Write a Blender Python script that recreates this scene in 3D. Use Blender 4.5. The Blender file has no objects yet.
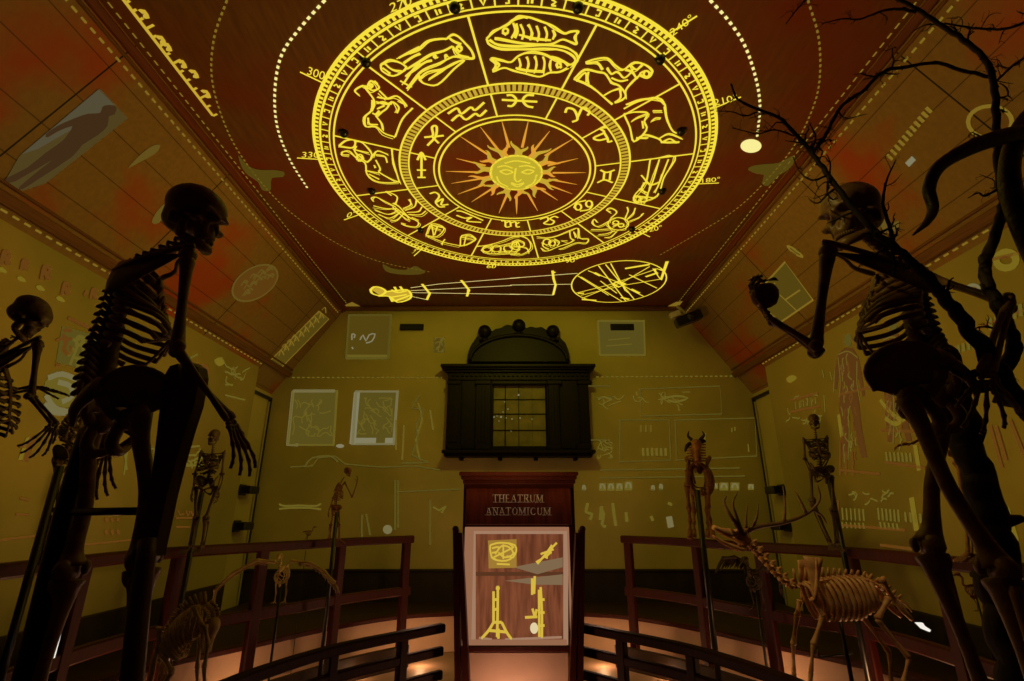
import bpy, math, random
import numpy as np
from mathutils import Vector, Matrix
random.seed(7)
rng = np.random.default_rng(11)
S = bpy.context.scene
C = S.collection

# ------------------------------------------------------------------ camera, world, lights, exposure
EYE = np.array([0.0, 0.0, 1.75])
FPX = 505.0
TH = math.atan(172 / 505)
cam_d = bpy.data.cameras.new('camera'); cam_d.sensor_width = 36; cam_d.lens = FPX / 1024 * 36; cam_d.clip_start = .02
cam = bpy.data.objects.new('camera', cam_d); C.objects.link(cam)
cam.location = EYE; cam.rotation_euler = (math.pi / 2 + TH, 0, 0)
S.camera = cam
S.view_settings.view_transform = 'Standard'; S.view_settings.look = 'None'
S.view_settings.exposure = 0.0; S.view_settings.gamma = 1; S.view_settings.use_curve_mapping = False
W = bpy.data.worlds.new('world'); S.world = W; W.use_nodes = True
W.node_tree.nodes['Background'].inputs[0].default_value = (1, .6, .25, 1)
W.node_tree.nodes['Background'].inputs[1].default_value = .012

def lamp(name, kind, loc, power, col, target=None, size=.1, cone=60, blend=.5):
    d = bpy.data.lights.new(name, kind); d.energy = power; d.color = col
    o = bpy.data.objects.new(name, d); C.objects.link(o); o.location = loc
    if target is not None:
        o.rotation_euler = (Vector(target) - Vector(loc)).to_track_quat('-Z', 'Y').to_euler()
    if kind == 'SPOT': d.spot_size = math.radians(cone); d.spot_blend = blend; d.shadow_soft_size = size
    elif kind == 'AREA': d.size = size
    else: d.shadow_soft_size = size
    return o
YEL = (1, .85, .06)
# the room's image projectors: one washes each wall, two wash the ceiling
lamp('projector_light_back', 'SPOT', (0, 5.4, 5.25), 70, YEL, (0, 8.9, 2.75), .12, 118, .6)
lamp('projector_light_left', 'SPOT', (2.9, 6.0, 4.9), 78, YEL, (-4.15, 6.0, 2.75), .12, 62, .8)
lamp('projector_light_right', 'SPOT', (-2.9, 6.0, 4.9), 78, YEL, (4.15, 6.0, 2.75), .12, 62, .8)
lamp('projector_light_ceiling', 'SPOT', (0, 5.8, 1.9), 80, (1, .5, .13), (0, 4.7, 5.4), .15, 120, .7)
for sx in (-1, 1):
    lamp('projector_light_slope', 'SPOT', (-sx * 1.2, 4.2, 1.9), 175, (1, .60, .10), (sx * 3.6, 4.3, 4.9), .12, 96, .8)
lamp('header_fill_spot', 'SPOT', (0, 2.9, 5.3), 75, (1, .8, .6), (0.05, 5.1, 1.95), .05, 15, .5)  # added spot without a fixture, lifts the header lettering
lamp('face_fill_spot', 'SPOT', (-2.6, .9, 4.5), 170, (1, .74, .16), (1.10, 1.52, 2.72), .03, 5.5, .8)  # added narrow spot that brightens the right skeleton's face, not a projector
lamp('stag_fill_spot', 'SPOT', (.5, 2.7, 5.3), 150, (1, .72, .32), (2.1, 3.85, 1.5), .06, 26, .6)  # added spot without a fixture, brightens the stag
# warm lamps under the steps of the stands
for x, y, p in [(-2.45, 5.45, 16), (-1.75, 6.45, 12), (-1.1, 7.0, 3), (1.1, 7.0, 3), (1.75, 6.45, 12), (2.45, 5.45, 20), (-2.8, 4.2, 9), (2.85, 4.3, 12)]:
    lamp('step_lamp_light', 'POINT', (x, y, .12), p * 1.3, (1, .52, .24), None, .05)
lamp('pit_fill_light', 'POINT', (-.95, 5.9, 1.0), 6, (1, .55, .35), None, .1)
lamp('pit_fill_light', 'POINT', (0, 4.72, .12), 9, (1, .55, .35), None, .05)  # unseen lamp added to light the cabinet's base panel
lamp('pit_fill_light', 'POINT', (.95, 5.9, 1.0), 6, (1, .55, .35), None, .1)

# ------------------------------------------------------------------ helpers
def V(*a): return np.array(a, float)
def nrm(v):
    v = np.asarray(v, float); n = np.linalg.norm(v); return v / n if n > 1e-9 else v
def ray(u, v):
    x = (u - 512) / FPX; y = (340.5 - v) / FPX
    return np.array([x, math.cos(TH) - y * math.sin(TH), math.sin(TH) + y * math.cos(TH)])
def atY(u, v, Y):
    d = ray(u, v); return EYE + d * (Y / d[1])
def atX(u, v, X):
    d = ray(u, v); return EYE + d * (X / d[0])
def atZ(u, v, Z):
    d = ray(u, v); return EYE + d * ((Z - EYE[2]) / d[2])
def cr(pts, n=6, closed=False):
    P = np.asarray(pts, float)
    if len(P) < 3 and not closed:
        t = np.linspace(0, 1, n + 1)[:, None]; return P[0] * (1 - t) + P[-1] * t
    if closed: Q = np.vstack([P[-1], P, P[0], P[1]])
    else: Q = np.vstack([2 * P[0] - P[1], P, 2 * P[-1] - P[-2]])
    out = []
    for i in range(1, len(Q) - 2):
        p0, p1, p2, p3 = Q[i - 1:i + 3]
        for k in range(n):
            t = k / n
            out.append(.5 * (2 * p1 + (p2 - p0) * t + (2 * p0 - 5 * p1 + 4 * p2 - p3) * t * t + (3 * p1 - p0 - 3 * p2 + p3) * t ** 3))
    if not closed: out.append(P[-1])
    return np.array(out)

class MB:
    def __init__(s): s.v = []; s.f = []; s.sm = []
    def add(s, v, f, smooth=True):
        o = len(s.v); s.v.extend([tuple(map(float, p)) for p in v])
        s.f.extend([tuple(i + o for i in q) for q in f]); s.sm.extend([smooth] * len(f)); return s
    def tube(s, pts, rad, n=8, sub=4, flat=1.0, ref=None, closed=False, cap=True):
        """tube along pts; rad number or per point; flat scales the section along ref"""
        P = np.asarray(pts, float)
        R = np.full(len(P), float(rad)) if np.isscalar(rad) else np.asarray(rad, float)
        if sub > 1:
            Q = cr(np.c_[P, R], sub, closed); P, R = Q[:, :3], np.maximum(Q[:, 3], 1e-4)
        m = len(P)
        T = np.gradient(P, axis=0) if not closed else np.roll(P, -1, 0) - np.roll(P, 1, 0)
        T = T / np.maximum(np.linalg.norm(T, axis=1)[:, None], 1e-9)
        r0 = np.asarray(ref, float) if ref is not None else (V(0, 0, 1) if abs(T[0][2]) < .9 else V(1, 0, 0))
        vs = []; nn = None
        ang = np.linspace(0, 2 * math.pi, n, endpoint=False)
        for i in range(m):
            if ref is not None or nn is None: nn = r0 if ref is not None else r0
            a = nn - T[i] * (nn @ T[i])
            if np.linalg.norm(a) < 1e-6: a = np.cross(T[i], V(1, .3, .2))
            a = nrm(a); b = np.cross(T[i], a); nn = a if ref is None else r0
            vs.append(P[i] + R[i] * (np.cos(ang)[:, None] * a * flat + np.sin(ang)[:, None] * b))
        vs = np.concatenate(vs); fs = []
        for i in range(m if closed else m - 1):
            j = (i + 1) % m
            for k in range(n):
                l = (k + 1) % n; fs.append((i * n + k, i * n + l, j * n + l, j * n + k))
        if cap and not closed:
            fs.append(tuple(range(n - 1, -1, -1))); fs.append(tuple((m - 1) * n + k for k in range(n)))
        return s.add(vs, fs)
    def ell(s, c, r, ax=None, nu=12, nv=8):
        r = V(r, r, r) if np.isscalar(r) else np.asarray(r, float)
        ax = np.eye(3) if ax is None else np.asarray(ax)
        vs = [[0, 0, 1]]
        for i in range(1, nv):
            a = math.pi * i / nv
            for k in range(nu):
                b = 2 * math.pi * k / nu; vs.append([math.sin(a) * math.cos(b), math.sin(a) * math.sin(b), math.cos(a)])
        vs.append([0, 0, -1]); vs = np.array(vs) * r @ ax + c
        fs = [(0, 1 + k, 1 + (k + 1) % nu) for k in range(nu)]
        for i in range(nv - 2):
            for k in range(nu):
                a = 1 + i * nu; fs.append((a + k, a + nu + k, a + nu + (k + 1) % nu, a + (k + 1) % nu))
        L = len(vs) - 1; a = 1 + (nv - 2) * nu
        fs += [(L, a + (k + 1) % nu, a + k) for k in range(nu)]
        return s.add(vs, fs)
    def box(s, c, size, ax=None, bev=0.0):
        ax = np.eye(3) if ax is None else np.asarray(ax)
        h = np.asarray(size, float) / 2; b = min(bev, h.min() * .9)
        if b <= 0:
            vs = np.array([[x, y, z] for x in (-1, 1) for y in (-1, 1) for z in (-1, 1)]) * h
            fs = [(0, 1, 3, 2), (4, 6, 7, 5), (0, 4, 5, 1), (2, 3, 7, 6), (0, 2, 6, 4), (1, 5, 7, 3)]
            return s.add(vs @ ax + c, fs, False)
        prof = []
        o = [(-h[0], -h[1]), (h[0], -h[1]), (h[0], h[1]), (-h[0], h[1])]
        oct_ = lambda k: [(-h[0] + k, -h[1]), (h[0] - k, -h[1]), (h[0], -h[1] + k), (h[0], h[1] - k), (h[0] - k, h[1]), (-h[0] + k, h[1]), (-h[0], h[1] - k), (-h[0], -h[1] + k)]
        mid = oct_(b); ins = [(x * (1 - b / h[0]), y * (1 - b / h[1])) for x, y in mid]
        rings = [[(x, y, -h[2]) for x, y in ins], [(x, y, -h[2] + b) for x, y in mid], [(x, y, h[2] - b) for x, y in mid], [(x, y, h[2]) for x, y in ins]]
        vs = np.array([p for r in rings for p in r]); fs = []
        for i in range(3):
            for k in range(8): l = (k + 1) % 8; fs.append((i * 8 + k, i * 8 + l, i * 8 + 8 + l, i * 8 + 8 + k))
        fs += [tuple(range(7, -1, -1)), tuple(range(24, 32))]
        return s.add(vs @ ax + c, fs, False)
    def prism(s, poly, depth):
        """closed 3-D polygon extruded by the vector depth"""
        P = np.asarray(poly, float); n = len(P); Q = P + np.asarray(depth, float)
        fs = [tuple(range(n)), tuple(range(2 * n - 1, n - 1, -1))]
        fs += [(k, n + k, n + (k + 1) % n, (k + 1) % n) for k in range(n)]
        return s.add(np.vstack([P, Q]), fs, False)
    def sweep(s, path, w, h, closed=False):
        """upright rectangular rail along a horizontal path"""
        P = np.asarray(path, float); T = np.gradient(P, axis=0); T[:, 2] = 0
        T = T / np.linalg.norm(T, axis=1)[:, None]; N = np.c_[-T[:, 1], T[:, 0], 0 * T[:, 0]]
        b = min(w, h) * .18
        sec = [(-w / 2 + b, -h / 2), (w / 2 - b, -h / 2), (w / 2, -h / 2 + b), (w / 2, h / 2 - b), (w / 2 - b, h / 2), (-w / 2 + b, h / 2), (-w / 2, h / 2 - b), (-w / 2, -h / 2 + b)]
        n = len(sec); vs = [P[i] + N[i] * a + V(0, 0, c) for i in range(len(P)) for a, c in sec]; fs = []
        for i in range(len(P) - 1):
            for k in range(n): l = (k + 1) % n; fs.append((i * n + k, i * n + l, i * n + n + l, i * n + n + k))
        fs += [tuple(range(n - 1, -1, -1)), tuple((len(P) - 1) * n + k for k in range(n))]
        return s.add(vs, fs, False)
    def plate(s, grid, th, nrmv=None):
        """a curved plate: grid of points [i][j] thickened by th"""
        G = np.asarray(grid, float); a, b, _ = G.shape
        du = np.gradient(G, axis=0); dv = np.gradient(G, axis=1)
        N = np.cross(du, dv); N /= np.maximum(np.linalg.norm(N, axis=2)[..., None], 1e-9)
        A = (G + N * th / 2).reshape(-1, 3); B = (G - N * th / 2).reshape(-1, 3); o = a * b; fs = []
        for i in range(a - 1):
            for j in range(b - 1):
                q = (i * b + j, (i + 1) * b + j, (i + 1) * b + j + 1, i * b + j + 1); fs.append(q); fs.append(tuple(o + k for k in q[::-1]))
        edge = [(i, 0) for i in range(a)] + [(a - 1, j) for j in range(1, b)] + [(i, b - 1) for i in range(a - 2, -1, -1)] + [(0, j) for j in range(b - 2, 0, -1)]
        for k in range(len(edge)):
            p = edge[k][0] * b + edge[k][1]; q = edge[(k + 1) % len(edge)]; q = q[0] * b + q[1]; fs.append((p, o + p, o + q, q))
        return s.add(np.vstack([A, B]), fs)
    def lathe(s, base, prof, n=20, axis=(0, 0, 1)):
        ax = nrm(axis); a = nrm(np.cross(ax, V(.3, 1, .2))); b = np.cross(ax, a); vs = []; fs = []
        for r, z in prof:
            for k in range(n): t = 2 * math.pi * k / n; vs.append(np.asarray(base) + ax * z + r * (a * math.cos(t) + b * math.sin(t)))
        for i in range(len(prof) - 1):
            for k in range(n): l = (k + 1) % n; fs.append((i * n + k, i * n + l, i * n + n + l, i * n + n + k))
        fs += [tuple(range(n - 1, -1, -1)), tuple((len(prof) - 1) * n + k for k in range(n))]
        return s.add(vs, fs)
    def build(s, name, m, parent=None, origin=None):
        me = bpy.data.meshes.new(name)
        base = np.zeros(3)
        if parent is not None: base = np.array(ROOT.get(parent.name, (0, 0, 0)), float)
        elif origin is not None: base = np.asarray(origin, float)
        vv = np.array(s.v, float).reshape(-1, 3) - base
        me.from_pydata(vv.tolist(), [], s.f); me.polygons.foreach_set('use_smooth', s.sm)
        me.materials.append(m); me.update()
        o = bpy.data.objects.new(name, me); C.objects.link(o)
        if parent is not None: o.parent = parent; ROOT[o.name] = tuple(base)
        else: o.location = base; ROOT[o.name] = tuple(base)
        return o
ROOT = {}
def thing(name, label, cat, loc, group=None):
    o = bpy.data.objects.new(name, None); C.objects.link(o); o.location = loc; o.empty_display_size = .1
    ROOT[o.name] = tuple(loc); return tag(o, label, cat, group)
def tag(o, label, cat, group=None):
    o['label'] = label; o['category'] = cat
    if group: o['group'] = group
    return o
def struct(o, label=None):
    o['kind'] = 'structure'
    if label: o['label'] = label
    return o
def lab(o, t): o['label'] = t; return o

# ------------------------------------------------------------------ materials
def mat(name, c1, c2=None, rough=.6, scale=8, spec=.3, metal=0, stretch=(1, 1, 1), lo=.35, hi=.65, bump=0, detail=4):
    m = bpy.data.materials.new(name); m.use_nodes = True; nt = m.node_tree; b = nt.nodes['Principled BSDF']
    b.inputs['Roughness'].default_value = rough; b.inputs['Metallic'].default_value = metal
    b.inputs['Specular IOR Level'].default_value = spec
    if c2 is None: b.inputs['Base Color'].default_value = (*c1, 1); return m
    tc = nt.nodes.new('ShaderNodeTexCoord'); mp = nt.nodes.new('ShaderNodeMapping'); mp.inputs['Scale'].default_value = stretch
    nz = nt.nodes.new('ShaderNodeTexNoise'); nz.inputs['Scale'].default_value = scale; nz.inputs['Detail'].default_value = detail
    rp = nt.nodes.new('ShaderNodeValToRGB'); e = rp.color_ramp.elements
    e[0].position = lo; e[1].position = hi; e[0].color = (*c1, 1); e[1].color = (*c2, 1)
    nt.links.new(tc.outputs['Object'], mp.inputs[0]); nt.links.new(mp.outputs[0], nz.inputs['Vector'])
    nt.links.new(nz.outputs['Fac'], rp.inputs[0]); nt.links.new(rp.outputs[0], b.inputs['Base Color'])
    if bump:
        bp = nt.nodes.new('ShaderNodeBump'); bp.inputs['Strength'].default_value = bump; bp.inputs['Distance'].default_value = .01
        nt.links.new(nz.outputs['Fac'], bp.inputs['Height']); nt.links.new(bp.outputs[0], b.inputs['Normal'])
    return m
def glow(name, col, st=1.0):
    m = bpy.data.materials.new(name); m.use_nodes = True; b = m.node_tree.nodes['Principled BSDF']
    b.inputs['Base Color'].default_value = (0, 0, 0, 1); b.inputs['Roughness'].default_value = 1; b.inputs['Specular IOR Level'].default_value = 0
    b.inputs['Emission Color'].default_value = (*col, 1); b.inputs['Emission Strength'].default_value = st
    return m
def planks(name, c1, c2, red, width, along, rough=.5, gapc=(.01, .005, .002), red_lo=.5, red_hi=.62, red_scale=.55, ph=0., fine=0):
    """boarded wood: boards run along an axis; mottled with red, which on the slopes stands for projected light"""
    m = bpy.data.materials.new(name); m.use_nodes = True; nt = m.node_tree; N = nt.nodes; L = nt.links; b = N['Principled BSDF']
    b.inputs['Roughness'].default_value = rough; b.inputs['Specular IOR Level'].default_value = .25
    tc = N.new('ShaderNodeTexCoord'); sp = N.new('ShaderNodeSeparateXYZ'); L.new(tc.outputs['Object'], sp.inputs[0])
    mp = N.new('ShaderNodeMapping'); mp.inputs['Scale'].default_value = [2 if 'XYZ'.index(along) == i else 14 for i in range(3)]
    L.new(tc.outputs['Object'], mp.inputs[0])
    nz = N.new('ShaderNodeTexNoise'); nz.inputs['Scale'].default_value = 1.6; nz.inputs['Detail'].default_value = 6; L.new(mp.outputs[0], nz.inputs['Vector'])
    rp = N.new('ShaderNodeValToRGB'); e = rp.color_ramp.elements; e[0].position = .35; e[1].position = .68; e[0].color = (*c1, 1); e[1].color = (*c2, 1); L.new(nz.outputs['Fac'], rp.inputs[0])
    n2 = N.new('ShaderNodeTexNoise'); n2.inputs['Scale'].default_value = red_scale; n2.inputs['Detail'].default_value = 5
    m2 = N.new('ShaderNodeMapping'); m2.inputs['Location'].default_value = (ph, ph * .7, ph * .3); L.new(tc.outputs['Object'], m2.inputs[0]); L.new(m2.outputs[0], n2.inputs['Vector'])
    r2 = N.new('ShaderNodeValToRGB'); e = r2.color_ramp.elements; e[0].position = red_lo; e[1].position = red_hi; L.new(n2.outputs['Fac'], r2.inputs[0])
    mx = N.new('ShaderNodeMix'); mx.data_type = 'RGBA'; L.new(r2.outputs[0], mx.inputs[0]); L.new(rp.outputs[0], mx.inputs[6]); mx.inputs[7].default_value = (*red, 1)
    last = mx.outputs[2]
    if width:
        ax = 'X' if along == 'Y' else 'Y'
        d = N.new('ShaderNodeMath'); d.operation = 'DIVIDE'; L.new(sp.outputs[ax], d.inputs[0]); d.inputs[1].default_value = width
        fr = N.new('ShaderNodeMath'); fr.operation = 'FRACT'; L.new(d.outputs[0], fr.inputs[0])
        lt = N.new('ShaderNodeMath'); lt.operation = 'LESS_THAN'; L.new(fr.outputs[0], lt.inputs[0]); lt.inputs[1].default_value = .008
        mg = N.new('ShaderNodeMix'); mg.data_type = 'RGBA'; L.new(lt.outputs[0], mg.inputs[0]); L.new(last, mg.inputs[6]); mg.inputs[7].default_value = (*gapc, 1); last = mg.outputs[2]
    if fine:
        d = N.new('ShaderNodeMath'); d.operation = 'DIVIDE'; L.new(sp.outputs['X' if along == 'X' else 'Y'], d.inputs[0]); d.inputs[1].default_value = fine
        fr = N.new('ShaderNodeMath'); fr.operation = 'FRACT'; L.new(d.outputs[0], fr.inputs[0])
        lt = N.new('ShaderNodeMath'); lt.operation = 'LESS_THAN'; L.new(fr.outputs[0], lt.inputs[0]); lt.inputs[1].default_value = .03
        ml = N.new('ShaderNodeMath'); ml.operation = 'MULTIPLY'; L.new(lt.outputs[0], ml.inputs[0]); ml.inputs[1].default_value = .6
        mg = N.new('ShaderNodeMix'); mg.data_type = 'RGBA'; L.new(ml.outputs[0], mg.inputs[0]); L.new(last, mg.inputs[6]); mg.inputs[7].default_value = (*gapc, 1); last = mg.outputs[2]
    L.new(last, b.inputs['Base Color'])
    return m

M = {}
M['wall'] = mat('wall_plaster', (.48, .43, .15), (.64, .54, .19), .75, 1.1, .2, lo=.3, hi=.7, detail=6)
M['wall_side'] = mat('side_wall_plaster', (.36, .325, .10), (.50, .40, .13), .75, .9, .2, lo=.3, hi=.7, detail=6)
M['unlit_foot'] = mat('dark_unlit_wall_foot', (.03, .02, .012), (.045, .03, .016), .5, 5, stretch=(1, 1, .2))  # dark colour stands for the wall below the edge of the projected light
M['ceil'] = planks('flat_ceiling_mahogany', (.18, .08, .024), (.25, .115, .03), (.26, .05, .016), 0, 'Y', .55, red_lo=.42, red_hi=.66, red_scale=.9)
M['slope_l'] = planks('sloped_ceiling_boards', (.30, .185, .06), (.36, .22, .07), (.46, .085, .02), 1.6, 'X', .5, red_lo=.52, red_hi=.66, red_scale=.85, ph=3.1, fine=.195)  # red patches put projected red light into the board colour
M['slope_r'] = planks('sloped_ceiling_boards_east', (.30, .185, .06), (.36, .22, .07), (.46, .085, .02), 1.6, 'X', .5, red_lo=.52, red_hi=.66, red_scale=.85, ph=8.4, fine=.195)
M['trim'] = mat('ceiling_moulding_wood', (.16, .07, .02), (.24, .10, .03), .5, 6, stretch=(8, .5, 8))
M['trim_red'] = mat('ceiling_rib_mahogany', (.20, .045, .018), (.14, .03, .012), .45, 6, stretch=(8, .5, 8))
M['floor'] = mat('floor_pink_stone', (.30, .19, .13), (.36, .23, .16), .55, 4)
M['riser'] = mat('riser_plaster_pink', (.55, .36, .25), (.62, .41, .29), .7, 3)
M['deck'] = mat('tier_deck_dark_wood', (.035, .018, .01), (.05, .024, .012), .6, 5, stretch=(8, 1, 8))
M['rail'] = mat('mahogany_rail', (.062, .007, .0035), (.04, .0045, .0025), .5, 9, .25, stretch=(6, 6, 1))
M['rail_dark'] = mat('dark_mahogany_rail', (.028, .007, .004), (.016, .004, .0025), .6, 9, .1, stretch=(6, 6, 1))
M['black_wood'] = mat('ebonised_wood', (.007, .004, .003), (.011, .007, .005), .45, 14, .2, stretch=(4, 4, 1), bump=.1)
M['glass'] = mat('leaded_glass', (.22, .20, .07), (.32, .28, .09), .4, 5, .2)
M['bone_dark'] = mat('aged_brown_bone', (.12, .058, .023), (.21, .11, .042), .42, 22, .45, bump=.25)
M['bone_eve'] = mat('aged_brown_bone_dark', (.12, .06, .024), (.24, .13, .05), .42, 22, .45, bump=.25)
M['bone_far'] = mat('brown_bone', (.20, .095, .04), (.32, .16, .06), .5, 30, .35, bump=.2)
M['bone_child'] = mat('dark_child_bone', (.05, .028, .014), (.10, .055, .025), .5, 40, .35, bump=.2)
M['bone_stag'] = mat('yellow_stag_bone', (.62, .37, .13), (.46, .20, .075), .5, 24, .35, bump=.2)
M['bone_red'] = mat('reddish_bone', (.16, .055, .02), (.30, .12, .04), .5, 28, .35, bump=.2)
M['bone_grey'] = mat('ashen_bone', (.34, .24, .13), (.48, .34, .17), .6, 30, .3, bump=.2)
M['antler'] = mat('brown_antler', (.10, .05, .02), (.17, .09, .03), .5, 20, .4, stretch=(1, 1, 6), bump=.3)
M['bark'] = mat('black_bark', (.018, .011, .007), (.035, .02, .012), .7, 22, .3, stretch=(1, 1, .3), bump=.8)
M['snake'] = mat('snake_scales', (.022, .012, .007), (.04, .02, .01), .45, 60, .5, bump=.5)
M['iron'] = mat('black_iron', (.012, .01, .009), None, .35, spec=.5)
M['spade'] = mat('dark_spade_wood', (.045, .014, .007), (.07, .022, .01), .45, 10, .4, stretch=(5, 5, .6))
M['apple'] = mat('apple_skin', (.13, .03, .014), (.2, .06, .022), .4, 12)
M['steel'] = mat('pale_projector_mount', (.7, .66, .58), None, .4)
M['vent'] = mat('vent_black', (.015, .014, .012), None, .6)
M['lens'] = mat('lens_glass', (.02, .025, .03), None, .05, spec=.8)
M['ink'] = glow('projected_zodiac_yellow', (.93, .74, .045), 1.0)
M['ink_soft'] = glow('projected_soft_yellow', (.75, .50, .04), .75)
M['ink_pale'] = glow('projected_pale_yellow', (.95, .85, .30), 1.0)
M['ink_orange'] = glow('projected_sun_orange', (.75, .33, .03), 1.0)
M['dot'] = glow('projected_dim_yellow', (.20, .125, .012), 1.0)
M['dim'] = glow('projected_dim_olive', (.085, .055, .005), 1.0)
M['dim2'] = glow('projected_faint_line', (.12, .075, .010), 1.0)
M['w_line'] = glow('projected_wall_line', (.135, .102, .012), 1.0)
M['w_pale'] = glow('projected_pale_line', (.175, .15, .06), 1.0)
M['w_white'] = glow('projected_white', (.22, .20, .11), 1.0)
M['w_orange'] = glow('projected_orange', (.125, .048, .006), 1.0)
M['w_yell'] = glow('projected_yellow', (.18, .125, .010), 1.0)
M['w_fill'] = glow('projected_picture_fill', (.095, .073, .010), 1.0)
M['pic_pale'] = glow('projected_picture_pale', (.075, .05, .012), 1.0)
M['pic_dark'] = glow('projected_picture_dark', (.05, .024, .008), 1.0)
M['red_fill'] = glow('projected_red_figure', (.095, .036, .006), 1.0)
M['white_light'] = glow('white_glow', (.9, .85, .75), 1.0)
M['letter'] = mat('silver_lettering', (.70, .62, .55), None, .4)

# ------------------------------------------------------------------ the room
BY = 8.9                                   # back wall
ZC = EYE[2] + 3.70                         # flat ceiling
XF = 3.15                                  # edge of the flat ceiling
XS, ZS = 4.15, EYE[2] + 2.26               # top of the side screens
XW, ZW = 4.32, EYE[2] + 2.01               # real side wall behind the screens
YE = 7.98                                  # end of the side screens
FY = -3.0
SL = nrm(V(XW - XF, 0, ZW - ZC)); SN = V(SL[2], 0, -SL[0])     # right slope direction and inward normal
def slope_pt(sx, t, y, off=0.0):
    p = V(XF, 0, ZC) + SL * t + SN * off; return V(sx * p[0], y, p[2])
def on_slope(u, v, sx, off=.006):
    d = ray(u, v); n = V(sx * SN[0], 0, SN[2]); p0 = V(sx * XF, 0, ZC) + n * off
    return EYE + d * (((p0 - EYE) @ n) / (d @ n))

mb = MB(); mb.box(V(0, (BY + FY) / 2, -.05), (9.4, BY - FY + .6, .1)); struct(mb.build('floor', M['floor']), 'pinkish stone floor of the pit')
back = MB()
poly = [(-XW - .1, 0), (XW + .1, 0), (XW + .1, ZW), (XF, ZC + .05), (-XF, ZC + .05), (-XW - .1, ZW)]
back.prism([V(x, BY, z) for x, z in poly], V(0, .12, 0))
wall_back = struct(back.build('wall_back', M['wall']), 'olive lit back wall covered in faint projected shelves')
mb = MB(); mb.prism([V(x, FY, z) for x, z in poly], V(0, -.12, 0)); struct(mb.build('wall_front', M['deck']), 'dark wall behind the viewer')
walls = {}
for sx, nm in ((-1, 'left'), (1, 'right')):
    mb = MB(); mb.box(V(sx * (XS + .05), (FY + YE) / 2, ZS / 2), (.1, YE - FY, ZS))
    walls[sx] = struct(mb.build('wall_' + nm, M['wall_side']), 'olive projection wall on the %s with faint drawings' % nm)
    mb = MB(); mb.box(V(sx * (XW + .05), (YE - .6 + BY) / 2, ZW / 2), (.1, BY - YE + .6, ZW))
    struct(mb.build('wall_recess_' + nm, M['wall']), 'plain wall strip behind the end of the %s projection wall' % nm)
    # narrow black framed window in the corner recess
    w = MB(); w.box(V(sx * (XW - .02), BY - .05, 1.75), (.04, .05, 3.8)); w.box(V(sx * (XW - .02), BY - .42, ZW - .1), (.04, .8, .05))
    w.box(V(sx * (XW - .02), BY - .82, 1.75), (.04, .05, 3.8))
    win = struct(w.build('window_%d' % (1 if sx < 0 else 2), M['iron']), 'narrow black window frame in the %s back corner' % nm)
    g = MB(); g.box(V(sx * (XW - .006), BY - .43, 1.75), (.008, .74, 3.7)); g.build('pane', M['wall'], win)
    b = MB(); b.box(V(sx * (XW - .035), BY - .012 - .1, 1.9), (.02, .02, 3.4)); b.build('reveal_strip', mat('pale_reveal', (.5, .47, .36)), win)
    for zz in (2.09, 1.55):
        h = MB(); h.box(V(sx * (XW - .12), BY - .50, zz), (.20, .30, .12), None, .012); h.box(V(sx * (XW - .02), BY - .50, zz), (.04, .2, .17), None, .01)
        o = h.build('wall_bracket', M['iron'], None, V(sx * (XW - .12), BY - .50, zz))
        tag(o, '%s black bracket box on the edge of the %s corner window' % ('upper' if zz > 1.7 else 'lower', nm), 'bracket')

mb = MB(); mb.box(V(0, (BY + FY) / 2, ZC + .04), (2 * XF + .1, BY - FY, .08))
ceil = struct(mb.build('ceiling', M['ceil']), 'flat dark mahogany ceiling with sloped boarded sides')
for sx in (-1, 1):
    mb = MB(); T = np.linalg.norm(V(XW - XF, ZW - ZC))
    mb.prism([slope_pt(sx, 0, FY), slope_pt(sx, T, FY), slope_pt(sx, T, BY), slope_pt(sx, 0, BY)], V(-sx * SN[0], 0, -SN[2]) * .06)
    mb.build('sloped_panel', M['slope_l'] if sx < 0 else M['slope_r'], ceil)
TI = 1
for sx in (-1, 1):
    nm = 'left' if sx < 0 else 'right'
    for (t, off, w, d, mk, ds) in ((.055, .02, .075, .05, 'trim_red', 'dark red rib where flat ceiling meets the %s slope'), (.125, .012, .03, .03, 'trim', 'thin moulding just below the %s ceiling rib'),
                                   (1.60, .03, .10, .06, 'trim', 'moulding along the foot of the %s ceiling slope'), (1.50, .012, .03, .025, 'trim', 'thin bead above the moulding of the %s ceiling slope')):
        mb = MB(); c = slope_pt(sx, t, (BY + FY) / 2, off if t > 0 else .0)
        if t < 0: c = V(sx * (XF - .06), c[1], ZC - .03); ax = np.eye(3)
        else: ax = np.array([V(sx * SL[0], 0, SL[2]), V(0, 1, 0), V(sx * SN[0], 0, SN[2])])
        mb.box(c, (w, BY - FY, d), ax, .01)
        struct(mb.build('trim_%d' % TI, M[mk], None, c), ds % nm); TI += 1
mb = MB(); mb.box(V(0, BY - .04, ZC - .04), (2 * XF, .08, .08), None, .02); struct(mb.build('trim_%d' % TI, M['trim'], None, V(0, BY - .04, ZC - .04)), 'moulding along the top of the back wall')
mb = MB(); mb.box(V(0, BY - .03, .43), (2 * XW, .06, .86), None, .01); mb.box(V(0, BY - .04, .87), (2 * XW, .08, .04), None, .01)
for i in range(9): mb.box(V(-4 + i, BY - .065, .43), (.06, .02, .82))
struct(mb.build('unlit_strip_back', M['unlit_foot']), 'dark panel along the foot of the back wall, standing for the unlit wall below the projection')
for sx, nm in ((-1, 'left'), (1, 'right')):
    mb = MB(); mb.box(V(sx * (XS - .02), (FY + YE) / 2, .4), (.04, YE - FY, .8), None, .01)
    struct(mb.build('unlit_strip_' + nm, M['unlit_foot']), 'dark panel along the foot of the %s wall, standing for the unlit wall below the projection' % nm)

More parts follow.
